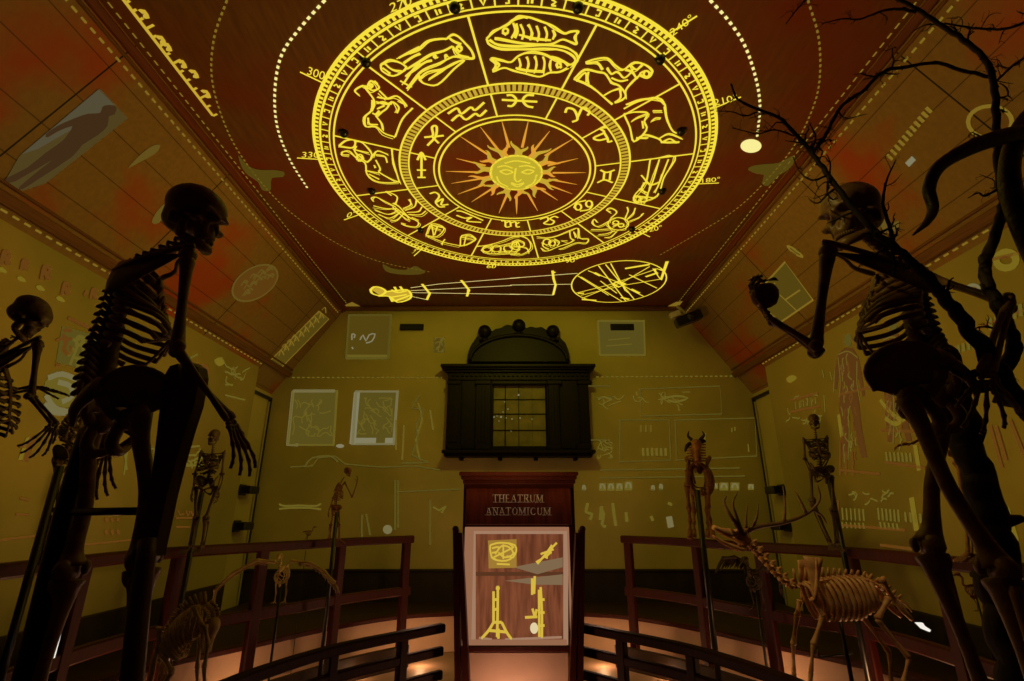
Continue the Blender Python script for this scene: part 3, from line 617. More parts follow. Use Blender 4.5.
FIG = {
 'pisces_drawing': [(ZC_, [[(40,240),(90,195),(170,150),(210,120),(290,105),(370,130),(450,160),(520,205),(560,195),(610,195),(585,230),(600,270),(560,260),(510,245),(450,270),(380,275),(250,265),(130,240),(90,235)], circ(158,192,16), [(205,140),(218,190),(195,235)], [(225,145),(232,190),(215,235)],
    [(250,150),(270,200),(260,245)], [(300,150),(320,200),(310,250)], [(350,160),(365,210),(355,255)], [(400,165),(415,210),(405,250)], [(450,185),(460,215),(450,245)], [(240,215),(330,235),(440,250)], [(210,120),(240,100),(290,105)], [(40,240),(60,275),(130,300),(250,305),(400,300),(500,310),(570,340),(590,375),(560,400),(520,380),(480,360),(440,350)], [(60,245),(110,275),(250,285),(400,280),(520,290),(590,330),(605,375),(570,410)],
    [(540,420),(490,445),(430,450),(370,475),(300,460),(210,440),(150,420),(80,440),(100,400),(70,360),(130,370),(190,385),(240,345),(320,320),(400,335),(470,370),(520,385),(545,410)], circ(487,402,14), [(440,370),(430,405),(440,440)], [(240,360),(250,400),(240,430)], [(290,350),(300,390),(290,440)], [(340,345),(350,390),(340,450)], [(390,350),(400,390),(390,450)], [(220,420),(300,435),(400,440)], [(90,375),(120,400),(95,430)]])],
 'aquarius_drawing': [(ZB, [[(0,360),(60,330),(120,280),(200,265),(250,265)], [(-20,470),(60,420),(140,370),(230,345),(290,315)], [(250,265),(290,235),(330,250),(380,300),(420,350),(430,395),(380,390),(300,385),(200,430),(120,460),(60,500),(-10,590)], [(60,540),(120,490),(220,470),(300,430),(370,410),(300,470),(190,575),(100,570),(60,540)], circ(335,330,18), [(290,315),(330,370),(400,390)], [(270,260),(300,280),(350,300)], circ(170,385,8), circ(245,380,6), [(130,540),(200,490),(250,460)], [(-30,520),(30,470),(110,420),(150,410)]]),
    (ZA, [[(500,400),(560,370),(640,400),(650,430),(580,470),(510,440),(500,400)], [(520,390),(570,430),(630,440)], [(640,520),(700,430),(743,390)], [(620,500),(690,540)], [(510,420),(560,455)], [(610,360),(680,320),(740,290)], [(640,390),(700,350),(743,330)], [(660,550),(720,480),(745,470)]])],
 'capricorn_drawing': [(ZA, [[(365,590),(340,560),(390,530),(410,545),(440,500),(490,540),(450,560),(400,530)], [(400,540),(460,625),(440,680)], [(480,600),(540,610),(600,595),(650,640),(660,660)], [(470,630),(520,640),(570,640)], [(460,500),(480,520)], circ(440,530,10), [(490,560),(540,610)]]),
    (ZE, [[(410,0),(405,60),(370,95),(375,150),(430,150),(480,190),(540,210)], [(430,90),(460,130),(470,170)], [(430,90),(490,50),(520,10),(560,40),(550,75)], [(560,0),(600,30)], [(640,45),(580,110),(540,210)], [(410,75),(430,80),(450,60)], [(440,20),(470,10),(500,20)], [(440,50),(480,30)], [(385,100),(395,135),(440,140)]])],
 'sagittarius_drawing': [(ZE, [[(220,260),(260,230),(310,230),(300,270),(220,260)], [(310,230),(350,240),(390,280),(410,320),(380,350),(340,320),(310,290),(320,260)], [(240,295),(280,290),(320,330),(370,360),(380,420),(430,460),(500,470),(560,465)], [(240,295),(240,310),(280,312)], [(410,320),(440,290),(500,310)], [(430,310),(480,320),(495,355)], [(430,340),(455,390),(450,410),(520,450),(560,465)], [(520,275),(530,350),(565,470)], [(370,400),(450,415)], circ(340,325,16), [(300,280),(390,300)], [(420,370),(430,385)], [(390,420),(450,450)]])],
 'scorpio_drawing': [(ZF, [[(280,120),(310,140),(345,180),(375,205)], [(275,140),(300,165),(340,200),(365,210)], [(290,145),(360,195)], [(290,130),(300,90),(270,70),(240,60),(270,82)], [(290,140),(240,115),(190,90),(165,95),(175,112)], [(300,150),(240,150),(175,135)], [(305,160),(250,180),(180,155)], [(315,170),(260,200),(200,180)], [(330,180),(300,208),(262,215)], [(330,150),(370,130),(365,100)], [(340,160),(390,140),(400,105)], [(350,170),(410,165),(430,140)], [(360,180),(420,182),(450,162)], [(370,200),(410,220),(400,245),(350,240),(320,230)], [(375,195),(412,212)], [(320,225),(345,232)]])],
 'libra_drawing': [(ZF, [[(450,290),(480,230),(545,250),(510,295),(450,290)], [(480,230),(490,290)], [(510,240),(495,290)], [(545,250),(480,235)], [(450,290),(540,325),(630,345)], [(550,310),(530,337)], [(630,345),(640,290),(710,305),(670,335),(630,345)], [(660,295),(650,340)], [(640,290),(680,285),(710,305)], [(470,245),(530,262)], [(640,300),(700,312)]])],
 'virgo_drawing': [(ZF, [[(710,350),(780,340),(850,320),(900,300),(943,295)], [(740,370),(790,385),(850,387),(943,385)], circ(770,362,22,14), circ(820,360,24,16), circ(880,360,22,18), circ(920,345,20,20), [(740,370),(760,345),(800,340)], [(790,350),(860,340),(930,320)], [(830,380),(880,372),(930,378)]]),
    (ZH, [[(0,330),(50,320),(90,340),(100,380),(60,410),(0,410)], [(10,350),(40,340),(70,355)], [(0,380),(40,370),(80,380),(90,400)], circ(50,360,20,14), [(20,400),(50,385)]])],
 'leo_drawing': [(ZH, [[(130,325),(180,330),(230,320),(290,295),(330,285),(335,330),(380,335),(370,355),(320,355),(260,380),(240,385)], [(150,380),(180,395),(230,375),(290,355),(310,340)], [(165,340),(160,370),(190,385)], [(290,295),(295,330),(310,340)], circ(180,350,18,14), circ(205,355,16,14), [(215,335),(240,350),(230,370)], [(310,300),(320,330)], [(250,345),(280,345)]])],
 'cancer_drawing': [(ZH, [circ(527,262,50,30,18), circ(515,255,14,8), circ(540,268,14,8), [(500,275),(520,265)], [(480,250),(430,275),(400,260),(410,240),(425,255)], [(490,235),(520,205),(490,185),(470,195),(490,205)], [(560,235),(575,200),(570,180)], [(570,240),(600,210),(610,185)], [(580,250),(630,230),(650,210)], [(500,285),(440,290),(395,290)], [(510,295),(470,310),(430,315)], [(520,300),(490,325),(460,330)]])],
 'gemini_drawing': [(ZR, [[(770,350),(825,345),(800,390),(785,430),(740,445),(735,430),(760,400),(770,350)], [(790,350),(775,400),(760,435)], [(810,350),(790,400)], [(735,430),(780,435)], [(750,385),(770,405),(790,400)], [(745,415),(765,425)]]), (ZH, [circ(620,140,16,12), circ(650,145,16,12), [(655,60),(640,90),(660,110)], [(740,20),(720,80),(700,110)]])],
 'taurus_drawing': [(ZD, [[(260,430),(330,395),(420,375),(460,410)], [(270,410),(340,385),(430,380),(455,400)], [(260,455),(320,445),(375,450),(360,490),(370,530),(310,590),(290,520),(260,455)], [(300,490),(330,470),(370,455)], [(460,410),(470,480),(500,540),(545,550)], [(400,440),(445,440)], [(395,490),(415,475),(440,475)], [(310,590),(360,555),(430,575),(450,590),(530,590)], [(430,575),(480,550),(540,575)], [(320,570),(380,570)], [(440,595),(480,575),(510,590)], [(350,490),(355,525)]])],
 'aries_drawing': [(ZD, [[(20,285),(70,240),(130,250),(170,260),(200,300),(240,320),(270,370),(215,400),(245,375),(240,330)], [(75,205),(120,190),(180,185),(220,220),(260,240),(310,205),(370,220),(400,250),(370,280),(340,260),(365,245)], [(340,265),(300,300),(270,340),(270,375)], [(90,250),(85,280),(90,310)], [(30,290),(75,255),(80,300)], [(20,285),(100,320),(205,410)], [(165,365),(200,345),(240,330)], [(180,230),(200,260),(230,250),(260,280),(290,260),(310,230)], [(270,240),(300,250),(320,280)], [(75,210),(130,205),(160,240)], circ(370,260,14), [(290,215),(320,240),(350,215)], [(200,280),(240,295),(280,290)]])]}
for nm, sets in FIG.items():
    fl = Flat(cl(), DN)
    for z, L in sets:
        fl.lines(L, .019, z, 4); jr = np.random.default_rng(len(nm)); k_ = z[2]
        for path in L: fl.line([(x + jr.normal() * 1.0 * k_, y + .9 * k_ * jr.normal() * .7 + k_ * .9) for x, y in path], .010, z, 3)
    fl.build(nm, M['ink'], zw)
GLY = {'pisces_sign': (ZC_, [[(165,590),(200,590),(225,620),(200,655),(170,655)], [(335,590),(290,590),(265,620),(290,655),(330,665)], [(135,618),(355,630)]]),
 'aquarius_sign': (ZR, [[(325,250),(345,238),(355,250),(375,236),(385,242),(405,225)], [(333,266),(350,253),(365,263),(385,250),(395,255),(410,242)]]),
 'aries_sign': (ZR, [[(583,248),(588,238),(603,242),(610,262),(598,268)], [(610,258),(622,236),(636,245),(632,254)]]),
 'taurus_sign': (ZD, [[(145,525),(165,545),(115,570),(140,582),(180,575),(185,590),(205,585)], [(165,545),(183,575)], [(148,522),(178,520)]]),
 'gemini_sign': (ZH, [[(440,0),(470,12),(510,0)], [(425,62),(460,48),(500,62)], [(460,10),(455,48)], [(490,8),(485,50)]]),
 'cancer_sign': (ZH, [circ(332,180,15), circ(385,165,15), [(312,185),(325,160),(370,148)], [(340,200),(385,192),(403,168)]]),
 'leo_sign': (ZH, [[(145,240),(180,230),(185,245),(165,260),(200,265),(215,250),(195,238),(215,226),(235,232)]]),
 'virgo_sign': (ZF, [[(845,215),(865,215),(868,245),(890,245)], [(868,225),(890,218),(895,245)], [(895,225),(920,220),(925,245),(943,245)], [(920,232),(940,222)]]),
 'libra_sign': (ZF, [[(610,162),(640,165),(700,190),(750,212)], [(610,185),(655,200),(690,195),(665,215),(740,222)]]),
 'scorpio_sign': (ZF, [[(470,72),(500,65),(520,85),(500,118),(540,98),(530,130),(568,128)], [(500,118),(520,140),(550,140)]]),
 'sagittarius_sign': (ZR, [[(267,335),(267,390)], [(258,352),(267,335),(276,352)], [(257,374),(277,374)], [(258,390),(276,390)]]),
 'capricorn_sign': (ZR, [[(273,302),(292,298),(290,280),(300,278),(298,300),(280,320)], [(298,300),(316,298)], [(290,300),(305,315)]])}
for nm, (z, L) in GLY.items():
    fl = Flat(cl(), DN); fl.lines(L, .026, z, 4); fl.build(nm, M['ink'], zw)
# sun
fl = Flat(cl(.007), DN); Q = np.array([atZ(440 + x / 6.194, 110 + y / 6.194, ZC - .007) for x, y in circ(472, 388, 158, 105, 40)]); fl.raw(Q[:-1], .03, True)
fl.lines([[(355,355),(400,345),(450,360)], [(490,350),(540,345),(590,360)], [(370,380),(410,370),(450,385),(410,398),(370,380)], [(505,385),(545,370),(580,380),(545,396),(505,385)], [(470,360),(462,420),(480,445),(505,430)], [(440,450),(480,462),(520,450)], [(440,455),(480,475),(520,455)], [(350,410),(370,450),(420,475)], [(600,400),(580,450),(530,478)], [(400,330),(470,315),(560,330)]], .022, ZG)
fl.build('sun_face_lines', M['ink'], zw)
fl = Flat(cl(.006), DN); fl.fill3(Q[:-1]); fl.build('sun_face', glow('projected_sun_face', (.52, .41, .025)), zw)
fl = Flat(cl(.0065), DN); fl.fill([(370,320),(430,298),(500,300),(470,330),(400,345),(365,345)], ZG, 3); fl.fill([(345,375),(365,385),(385,420),(370,440),(345,410)], ZG, 3); fl.fill([(560,400),(600,385),(605,410),(570,440)], ZG, 3); fl.fill([(470,390),(480,395),(478,430),(466,425)], ZG, 2); fl.fill([(400,440),(430,455),(440,480),(410,470)], ZG, 2); fl.build('sun_face_shade', glow('projected_sun_shade', (.20, .15, .008)), zw)
SC = Q[:-1].mean(0)
fl = Flat(cl(), DN); fo = Flat(cl(), DN)
for x, y in [(250,105),(382,65),(548,65),(680,130),(830,175),(855,300),(905,388),(850,462),(820,520),(730,560),(605,625),(475,645),(365,640),(195,570),(110,522),(70,455),(35,380),(100,300),(120,160)]:
    t = atZ(440 + x / 6.194, 110 + y / 6.194, ZC - .006); d = nrm(t - SC); L = np.linalg.norm(t - SC)
    P = np.array([SC + d * (.52 * L + .48 * L * k) for k in (0, .3, .65, 1)]); fo.raw(P, [.03, .028, .018, .005])
for k in range(26):
    a = 2 * math.pi * (k + .3) / 26; R = .30; d = V(math.cos(a), math.sin(a), 0); n = V(-d[1], d[0], 0); L = .16 + .10 * ((k * 7) % 5) / 4; s_ = 1 if k % 2 else -1
    P = np.array([SC + d * (R + L * t) + n * s_ * .035 * math.sin(t * 5.2) for t in np.linspace(0, 1, 9)]); (fl if k % 3 else fo).raw(P, [.02, .05, .065, .06, .05, .042, .032, .02, .006])
fl.build('sun_flames', M['ink_soft'], zw); fo.build('sun_rays', M['ink_orange'], zw)

def text_on(fn, s, u, v, du, dv, m, parent, name, flipn=False):
    """digits set along du (baseline, pixels for one em) with dv the em height in pixels"""
    cu = bpy.data.curves.new(name, 'FONT'); cu.body = s; cu.size = 1; tmp = bpy.data.objects.new(name, cu); C.objects.link(tmp)
    dg = bpy.context.evaluated_depsgraph_get(); me = bpy.data.meshes.new_from_object(tmp.evaluated_get(dg)); bpy.data.objects.remove(tmp)
    mb = MB(); mb.add([fn(u + p.co.x * du[0] + p.co.y * dv[0], v + p.co.x * du[1] + p.co.y * dv[1]) for p in me.vertices], [tuple(q.vertices) for q in me.polygons], False)
    bpy.data.meshes.remove(me); return mb.build(name, m, parent)
for s, u, v, du, dv, L in [('270°', 390, 13, (15, -6), (-2, -13), [(408, 9), (401, -4)]), ('300°', 306, 74, (12, 4), (3, -11), [(300, 72), (323, 83)]), ('330°', 301, 157.5, (12, 0), (1, -8), [(297, 158), (321, 159.5)]),
                           ('240°', 672, 37, (12, -9), (-5, -9), [(664, 37), (697, 16)]), ('210°', 714, 106, (13, -3), (-2, -9), [(712, 109), (741, 97)]), ('180°', 700, 183, (11, -1), (0, -6), [(697, 184), (719, 183)]),
                           ('0°', 346, 218, (11, -3), (2, -7), [(344, 220), (364, 213)]), ('30°', 411, 254, (10, -6), (3, -5), [(414, 256), (423, 248)]), ('60°', 486, 268, (10, 0), (1, -5), [(492, 268), (494, 263)]), ('90°', 565, 263, (10, -1), (0, -5), [(571, 262), (570, 257)]), ('120°', 644, 233, (10, -2), (-1, -6), [(640, 232), (650, 237)])]:
    o = text_on(cl(), s, u, v, du, dv, M['ink'], zw, 'degree_number'); fl = Flat(cl(), DN); fl.line(L, .016, None, 1); fl.build('degree_mark', M['ink'], zw)

# sundial-like instrument below the wheel
ins = thing('projected_astronomical_instrument', 'yellow line drawing of a long sighting instrument with wheel projected along the ceiling edge', 'light projection', cl()(520, 285))
fl = Flat(cl(), DN)
c0 = [(570 + 49 + 47.5 * math.cos(a) , 281.5 + 20.5 * math.sin(a) - 4 * math.cos(a)) for a in np.linspace(0, 2 * math.pi, 41)[:-1]]
fl.line(c0, .022, None, 1, True)
fl.lines([[(330,515),(480,610)], [(345,520),(545,640)], [(430,465),(565,640)], [(465,460),(605,630)], [(490,455),(560,585),(580,600)], [(320,600),(480,560),(720,480)], [(350,625),(560,540),(680,470)], [(345,610),(560,560),(740,530)], [(515,545),(650,615)], [(580,510),(715,575)], [(440,540),(520,600)], [(380,490),(560,560)]], .02, ZH, 1)
fl.lines([[(765,445),(735,535),(700,480),(750,490)], [(500,555),(530,540),(560,555),(530,570),(500,555)], [(330,600),(360,600)], [(350,630),(420,635)], [(540,620),(580,630)], [(590,580),(630,600)], [(410,500),(440,515)], [(660,520),(720,500)], [(560,480),(680,460)]], .05, ZH, 1)
fl.build('wheel_drawing', M['ink'], ins)
fl = Flat(cl(), DN)
fl.lines([[(370,565),(520,545),(943,512)], [(370,580),(900,553)], [(375,590),(943,600)], [(375,610),(460,628)]], .014, ZF, 1); fl.lines([[(0,527),(210,512),(330,503)], [(0,560),(300,556)], [(0,604),(210,609),(222,555)]], .014, ZH, 1)
fl.build('sight_lines', M['ink_pale'], ins)
fl = Flat(cl(), DN)
fl.lines([[(430,545),(470,595),(455,628)], [(635,525),(675,575),(665,610)], [(460,590),(478,592)], [(665,580),(682,580)]], .045, ZF, 1); fl.lines([[(207,490),(212,530),(222,560),(210,608)], [(205,495),(220,500)]], .04, ZH, 1)
fl.lines([[(270,575),(300,590),(350,580)], [(160,575),(180,560),(215,565),(240,585),(210,605),(170,595),(160,575)], [(200,608),(260,610),(300,640),(360,625),(372,600),(350,575),(290,580),(240,585)], [(260,610),(275,638)], [(265,615),(350,600)], [(285,635),(365,605)], [(285,560),(300,585)], [(315,558),(330,580)]], .045, ZF, 3)
fl.build('cherub_and_bars', M['ink'], ins)
fl = Flat(cl(.005), DN); fl.fill([(165,575),(185,562),(215,566),(240,582),(300,582),(350,577),(370,598),(355,622),(300,636),(260,608),(205,602)], ZF); fl.build('cherub_fill', M['ink_soft'], ins)

# dashed arcs and the comet ball
o = Flat(cl(), DN).dash([(325, 0), (301, 27), (282, 54), (275, 88), (277, 126), (290, 160), (308, 189)], .023, .036, .036).build('projected_dashed_arc', M['ink_pale']); tag(o, 'bright dashed arc on the ceiling left of the zodiac wheel', 'light projection')
ball = thing('projected_comet', 'bright dashed arc ending in a yellow ball on the ceiling right of the wheel', 'light projection', cl()(751, 146))
Flat(cl(), DN).dash([(710, 0), (728, 20), (744, 44), (755, 75), (760, 105), (757, 138)], .023, .036, .036).build('dashed_tail', M['ink_pale'], ball)
Flat(cl(), DN).fill(circ(751, 146, 10.5, 6.8, 24)[:-1]).build('ball', M['ink_pale'], ball)
o = Flat(cl(), DN).dash([(227, 0), (214, 38), (212, 80), (225, 125), (244, 160), (275, 198), (302, 221), (340, 245), (381, 262), (430, 272)], .017, .036, .03).build('projected_dim_arc', M['dot']); tag(o, 'dim dotted arc curving down the left of the ceiling toward the back wall', 'light projection')
o = Flat(cl(), DN).dash([(808, 0), (819, 40), (819, 85), (808, 120), (790, 152), (762, 185), (735, 210), (700, 232), (660, 255)], .017, .036, .03).build('projected_dim_arc', M['dot']); tag(o, 'dim dotted arc curving down the right of the ceiling behind the branches', 'light projection')
for nm, L in (('left', [(238,155),(244,162),(252,168),(262,170),(274,170),(284,172),(283,177),(272,178),(271,186),(270,191),(262,190),(258,182),(249,176),(242,168)]), ('right', [(795,155),(788,158),(778,163),(765,164),(752,166),(748,170),(757,174),(764,175),(762,183),(768,186),(778,176),(788,170),(794,162)]), ('back left', [(383,264),(391,268),(405,270),(414,266),(420,268),(425,273),(410,275),(390,273),(384,269)])):
    o = Flat(cl(), DN).fill(L, None, 2).build('projected_dolphin', M['dim']); tag(o, 'dim olive sea creature shape on the %s of the ceiling' % nm, 'light projection')
sc = thing('projected_scale_bar', 'bright yellow graduated scale running along the upper left ceiling edge', 'light projection', cl()(165, 60))
fl = Flat(cl(), DN); fl.line([(119, -6), (213, 116)], .03, None, 1)
for k in range(15):
    u, v = 119 + 94 * k / 14, -6 + 122 * k / 14; fl.line([(u, v), (u + (4 if k % 4 else 8), v - (2 if k % 4 else 4))], .02, None, 1)
fl.build('scale_line', M['ink_soft'], sc)
fl = Flat(cl(), DN)
for u, v in ((157, 38), (163, 45), (178, 62), (190, 72), (202, 92), (140, 12)): fl.line([(u, v), (u + 4, v - 1), (u + 7, v + 5), (u + 3, v + 4)], .035, None, 2)
fl.build('scale_marks', M['ink_soft'], sc)
# dashed borders along the ribs
for sx, nm in ((-1, 'left'), (1, 'right')):
    b = thing('projected_border_lines', 'dashed yellow border lines along the %s ceiling rib' % nm, 'light projection', V(sx * XF, 5, ZC - .1))
    Flat(None, V(-sx * SN[0], 0, -SN[2]) if False else V(sx * SN[0], 0, SN[2])).dash3([slope_pt(sx, .19, 1.5, .008), slope_pt(sx, .19, BY - .1, .008)], .019, .05, .038).build('outer_dashes', M['dot'], b)
    Flat(None, DN).dash3([V(sx * (XF - .06), 1.5, ZC - .006), V(sx * (XF - .06), BY - .1, ZC - .006)], .015, .05, .038).build('inner_dashes', M['dot'], b)
    Flat(None, V(sx * SN[0], 0, SN[2])).dash3([slope_pt(sx, 1.69, 1.5, .008), slope_pt(sx, 1.69, YE, .008)], .019, .06, .045).build('lower_dashes', M['dot'], b)
    o = Flat(cl(), DN).fill([(345, 305), (352, 302), (360, 306), (366, 308), (362, 312), (350, 311)] if sx < 0 else [(668, 306), (676, 302), (684, 301), (690, 304), (684, 308), (672, 309)]).build('corner_ornament', M['dot'], b)

# ---- pictures on the slopes
def SLP(sx, off=.008):
    return lambda u, v: on_slope(u, v, sx, off)
def SUP(sx): return V(sx * SN[0], 0, SN[2])
Z1 = (0, 0, 2.62); Z2 = (700, 0, 2.62)
pm = thing('projected_walking_man_picture', 'tall pale picture of a walking man projected on the left ceiling slope', 'picture', SLP(-1)(75, 140))
Flat(SLP(-1, .006), SUP(-1)).fill([(50,410),(262,232),(335,310),(120,480),(60,500),(10,480)], Z1).build('picture_ground', M['pic_pale'], pm)
Flat(SLP(-1, .008), SUP(-1)).fill([(55,405),(258,234),(300,275),(100,390)], Z1).build('picture_sky', glow('projected_picture_sky', (.085, .07, .035)), pm)
Flat(SLP(-1, .011), SUP(-1)).fill([(285,275),(305,280),(300,300),(285,305),(282,330),(255,355),(215,380),(190,410),(100,470),(60,495),(50,490),(110,440),(135,420),(40,475),(10,478),(20,465),(70,440),(120,400),(160,372),(175,355),(190,330),(150,345),(125,360),(120,352),(150,330),(195,310),(230,298),(262,296),(268,280)], Z1, 2).build('man_figure', M['pic_dark'], pm)
me_ = thing('projected_gold_medallion', 'oval gold medallion projected low on the left ceiling slope', 'picture', SLP(-1)(255, 283))
c = [(255 + 25 * math.cos(a) * math.cos(-.55) - 15 * math.sin(a) * math.sin(-.55), 283 + 25 * math.cos(a) * math.sin(-.55) + 15 * math.sin(a) * math.cos(-.55)) for a in np.linspace(0, 2 * math.pi, 30)[:-1]]
Flat(SLP(-1, .006), SUP(-1)).fill(c).build('medallion_ground', glow('projected_medallion', (.105, .045, .005)), me_)
fl = Flat(SLP(-1, .009), SUP(-1)); fl.line(c, .03, None, 1, True)
for k in range(24):
    u = 255 + rng.uniform(-15, 15); v = 283 + rng.uniform(-8, 8) - (u - 255) * .55; fl.line([(u, v), (u + 3, v - 4), (u + 6, v - 2)], .025, None, 2)
fl.build('medallion_lines', M['dim2'], me_)
def panel(name, label, quad, sx, lines, fillm, linem, seedn=0):
    t = thing(name, label, 'picture', SLP(sx)(*np.mean(quad, 0)))
    Flat(SLP(sx, .006), SUP(sx)).fill(quad).build('panel_ground', fillm, t)
    fl = Flat(SLP(sx, .009), SUP(sx)); fl.line(quad, .03, None, 1, True); fl.lines(lines, .022, None, 2); fl.build('panel_lines', linem, t); return t
w = [];
for k in range(9):
    u = 279 + 5 * k; v = 352 - 4.6 * k
    w += [[(u, v + 4), (u + 2, v - 2), (u + 5, v + 3)], [(u + 3, v - 5), (u + 6, v - 8), (u + 7, v - 2)]]
panel('projected_text_panel', 'long narrow panel of faint lettering on the left slope by the back wall', [(270, 361), (319, 311), (329, 319), (282, 367)], -1, w, M['dim'], M['dot'])
panel('projected_open_book', 'pale rectangular picture on the right ceiling slope behind the raised apple', [(752, 298), (785, 262), (813, 300), (781, 322)], 1, [[(766, 282), (797, 311)], [(760, 300), (775, 283)], [(785, 300), (800, 290)]], M['dim'], M['dot'])
c = [(795 + 8 * math.cos(a) + 3 * math.sin(a), 251.5 + 5 * math.sin(a) + 4 * math.cos(a)) for a in np.linspace(0, 2 * math.pi, 24)[:-1]]
t = thing('projected_seal', 'small oval yellow seal on the right ceiling slope above the raised apple', 'picture', SLP(1)(795, 251)); Flat(SLP(1, .006), SUP(1)).fill(c).build('seal_ground', M['dot'], t)
Flat(SLP(1, .009), SUP(1)).lines([[(790, 248), (795, 252), (800, 255)], [(791, 252), (796, 255)], [(796, 249), (800, 252)]], .02, None, 1).build('seal_lines', M['dim'], t)
t = thing('projected_bead_row', 'slanting row of small yellow blocks on the right ceiling slope', 'picture', SLP(1)(910, 130)); fl = Flat(SLP(1), SUP(1))
for k in range(11): u, v = 890 + 3.9 * k, 157 - 4.7 * k; fl.line([(u - 3, v - 2.5), (u + 2.5, v + 2.5)], .03, None, 1)
fl.build('blocks', M['dot'], t); Flat(SLP(1), SUP(1)).fill([(905, 163), (912, 156), (916, 160), (909, 167)]).build('bright_block', M['w_white'], t)
o = Flat(SLP(1), SUP(1)).line(circ(990, 122, 22, 16, 20)[:-1], .03, None, 1, True).build('projected_ring', M['dot']); tag(o, 'yellow ring projected on the right ceiling slope behind the branches', 'light projection')
# loose yellow leaves on the slopes
for i, (sx, L, t) in enumerate([(-1, [(128,168),(140,155),(152,146),(160,145),(157,152),(148,158),(138,163)], 'green-gold leaf shape on the left slope beside the walking man'), (-1, [(152,220),(158,210),(165,204),(166,212),(160,222),(154,224)], 'yellow leaf shape on the left slope behind the left skull'), (1, [(876,222),(884,219),(890,224),(899,221),(897,230),(886,233)], 'yellow leaf shape on the right slope behind the right skull')]):
    o = Flat(SLP(sx), SUP(sx)).fill(L, None, 3).build('projected_leaf', M['dim2']); tag(o, t, 'light projection')

# ---- faint drawings on the back wall
BK = lambda u, v: atY(u, v, BY - .010)
BK0 = lambda u, v: atY(u, v, BY - .006)
BU = V(0, -1, 0)
def scrib(n, u0, v0, u1, v1, L=6, seed=1):
    r = np.random.default_rng(seed); out = []
    for k in range(n):
        u, v = r.uniform(u0, u1), r.uniform(v0, v1); a = r.uniform(0, 6.3); p = [(u, v)]
        for j in range(4): a += r.uniform(-1, 1); p.append((min(max(p[-1][0] + L / 3 * math.cos(a), u0), u1), min(max(p[-1][1] + L / 3 * math.sin(a), v0), v1)))
        out.append(p)
    return out
def wallpic(name, label, quad, fillm, linem, lines, w=.03, lw=.02, extra=None):
    t = thing(name, label, 'picture', BK(*np.mean(quad, 0)))
    Flat(BK0, BU).fill(quad).build('picture_ground', fillm, t); Flat(BK, BU).line(quad, w, None, 1, True).build('picture_border', linem, t)
    Flat(BK, BU).lines(lines, lw, None, 2).build('picture_lines', M['w_line'], t)
    return t
t = wallpic('projected_framed_engraving', 'left of two pale framed engravings projected on the back wall', [(293, 391), (337, 391), (333.5, 445), (287.5, 445)], M['w_fill'], M['w_line'], scrib(26, 293, 400, 332, 436, 9, 3), .05)
Flat(BK, BU).lines([[(293, 391), (287.5, 445), (298, 445)], [(335, 391), (293, 391)]], .055, None, 1).build('bright_edge', M['w_pale'], t)
t = wallpic('projected_framed_engraving', 'right, brighter bordered one of two framed engravings projected on the back wall', [(356, 391.5), (397.5, 391.5), (393.5, 444), (352.5, 444)], M['w_fill'], M['w_pale'], scrib(34, 357, 398, 392, 434, 9, 4), .06)
Flat(BK, BU).lines([[(353, 441), (376, 441)], [(385, 441), (393, 441)], [(357, 392), (352.5, 444)]], .11, None, 1).build('bright_edge', M['w_white'], t)
t = wallpic('projected_plaque', 'square plaque with a small squiggle, upper left of the back wall below the ceiling', [(349, 315), (391, 315), (388, 358), (346, 358)], M['dim'], M['w_fill'], [], .05)
Flat(BK, BU).lines([[(346, 357), (387, 357)]], .09, None, 1).build('bright_edge', M['w_line'], t)
Flat(BK, BU).lines([[(352, 340), (352, 334), (355, 335), (354, 338)], [(360, 340), (363, 335), (366, 341), (369, 335), (375, 334), (372, 341), (366, 343)], [(352, 347), (353, 349)]], .028, None, 2).build('squiggle', M['w_white'], t)
t = wallpic('projected_plaque', 'square yellow plaque around the right air vent, upper right of the back wall', [(598, 321), (644, 321), (645, 355), (600, 355)], M['w_fill'], M['w_line'], [[(606, 346), (632, 344)], [(608, 340), (630, 338)]], .05)
t = wallpic('projected_flower', 'small faint rosette on the back wall left of the carved window', [(434, 338), (444, 338), (444, 352), (434, 352)], M['dim'], M['w_fill'], scrib(10, 434, 338, 444, 352, 7, 9), .02)
Flat(BK, BU).dash([(292, 377.5), (442, 377.5)], .022, .05, .04, 1).build('dotted_line', M['w_line'], wall_back)
Flat(BK, BU).dash([(596, 377), (741, 376)], .022, .05, .04, 1).build('dotted_line', M['w_line'], wall_back)
fl = Flat(BK, BU)      # shelf outlines
fl.lines([[(640, 389), (720, 386), (722, 414), (641, 416), (640, 389)], [(620, 420), (669, 420), (671, 460), (620, 462), (620, 420)], [(675, 420), (755, 418), (757, 456), (677, 460), (675, 420)], [(582, 440), (610, 440)], [(582, 386), (610, 386)],
          [(596, 398), (614, 397)], [(290, 467), (312, 466), (318, 458), (335, 456), (345, 464), (380, 467), (415, 466), (440, 470)], [(395, 492), (440, 490), (460, 489)], [(600, 470), (740, 468)], [(600, 478), (745, 476)]], .022, None, 1)
fl.lines([[(305, 466), (312, 458), (330, 456), (338, 462)], [(420, 395), (412, 408), (424, 410), (416, 425), (418, 440), (412, 455), (428, 462), (402, 463)], [(395, 480), (395, 530)], [(398, 480), (398, 528)], [(362, 515), (362, 538), (371, 538)], [(366, 514), (370, 535)], [(430, 500), (430, 545)]], .03, None, 2)
fl.build('shelf_drawing', M['w_fill'], wall_back)
fl = Flat(BK, BU)
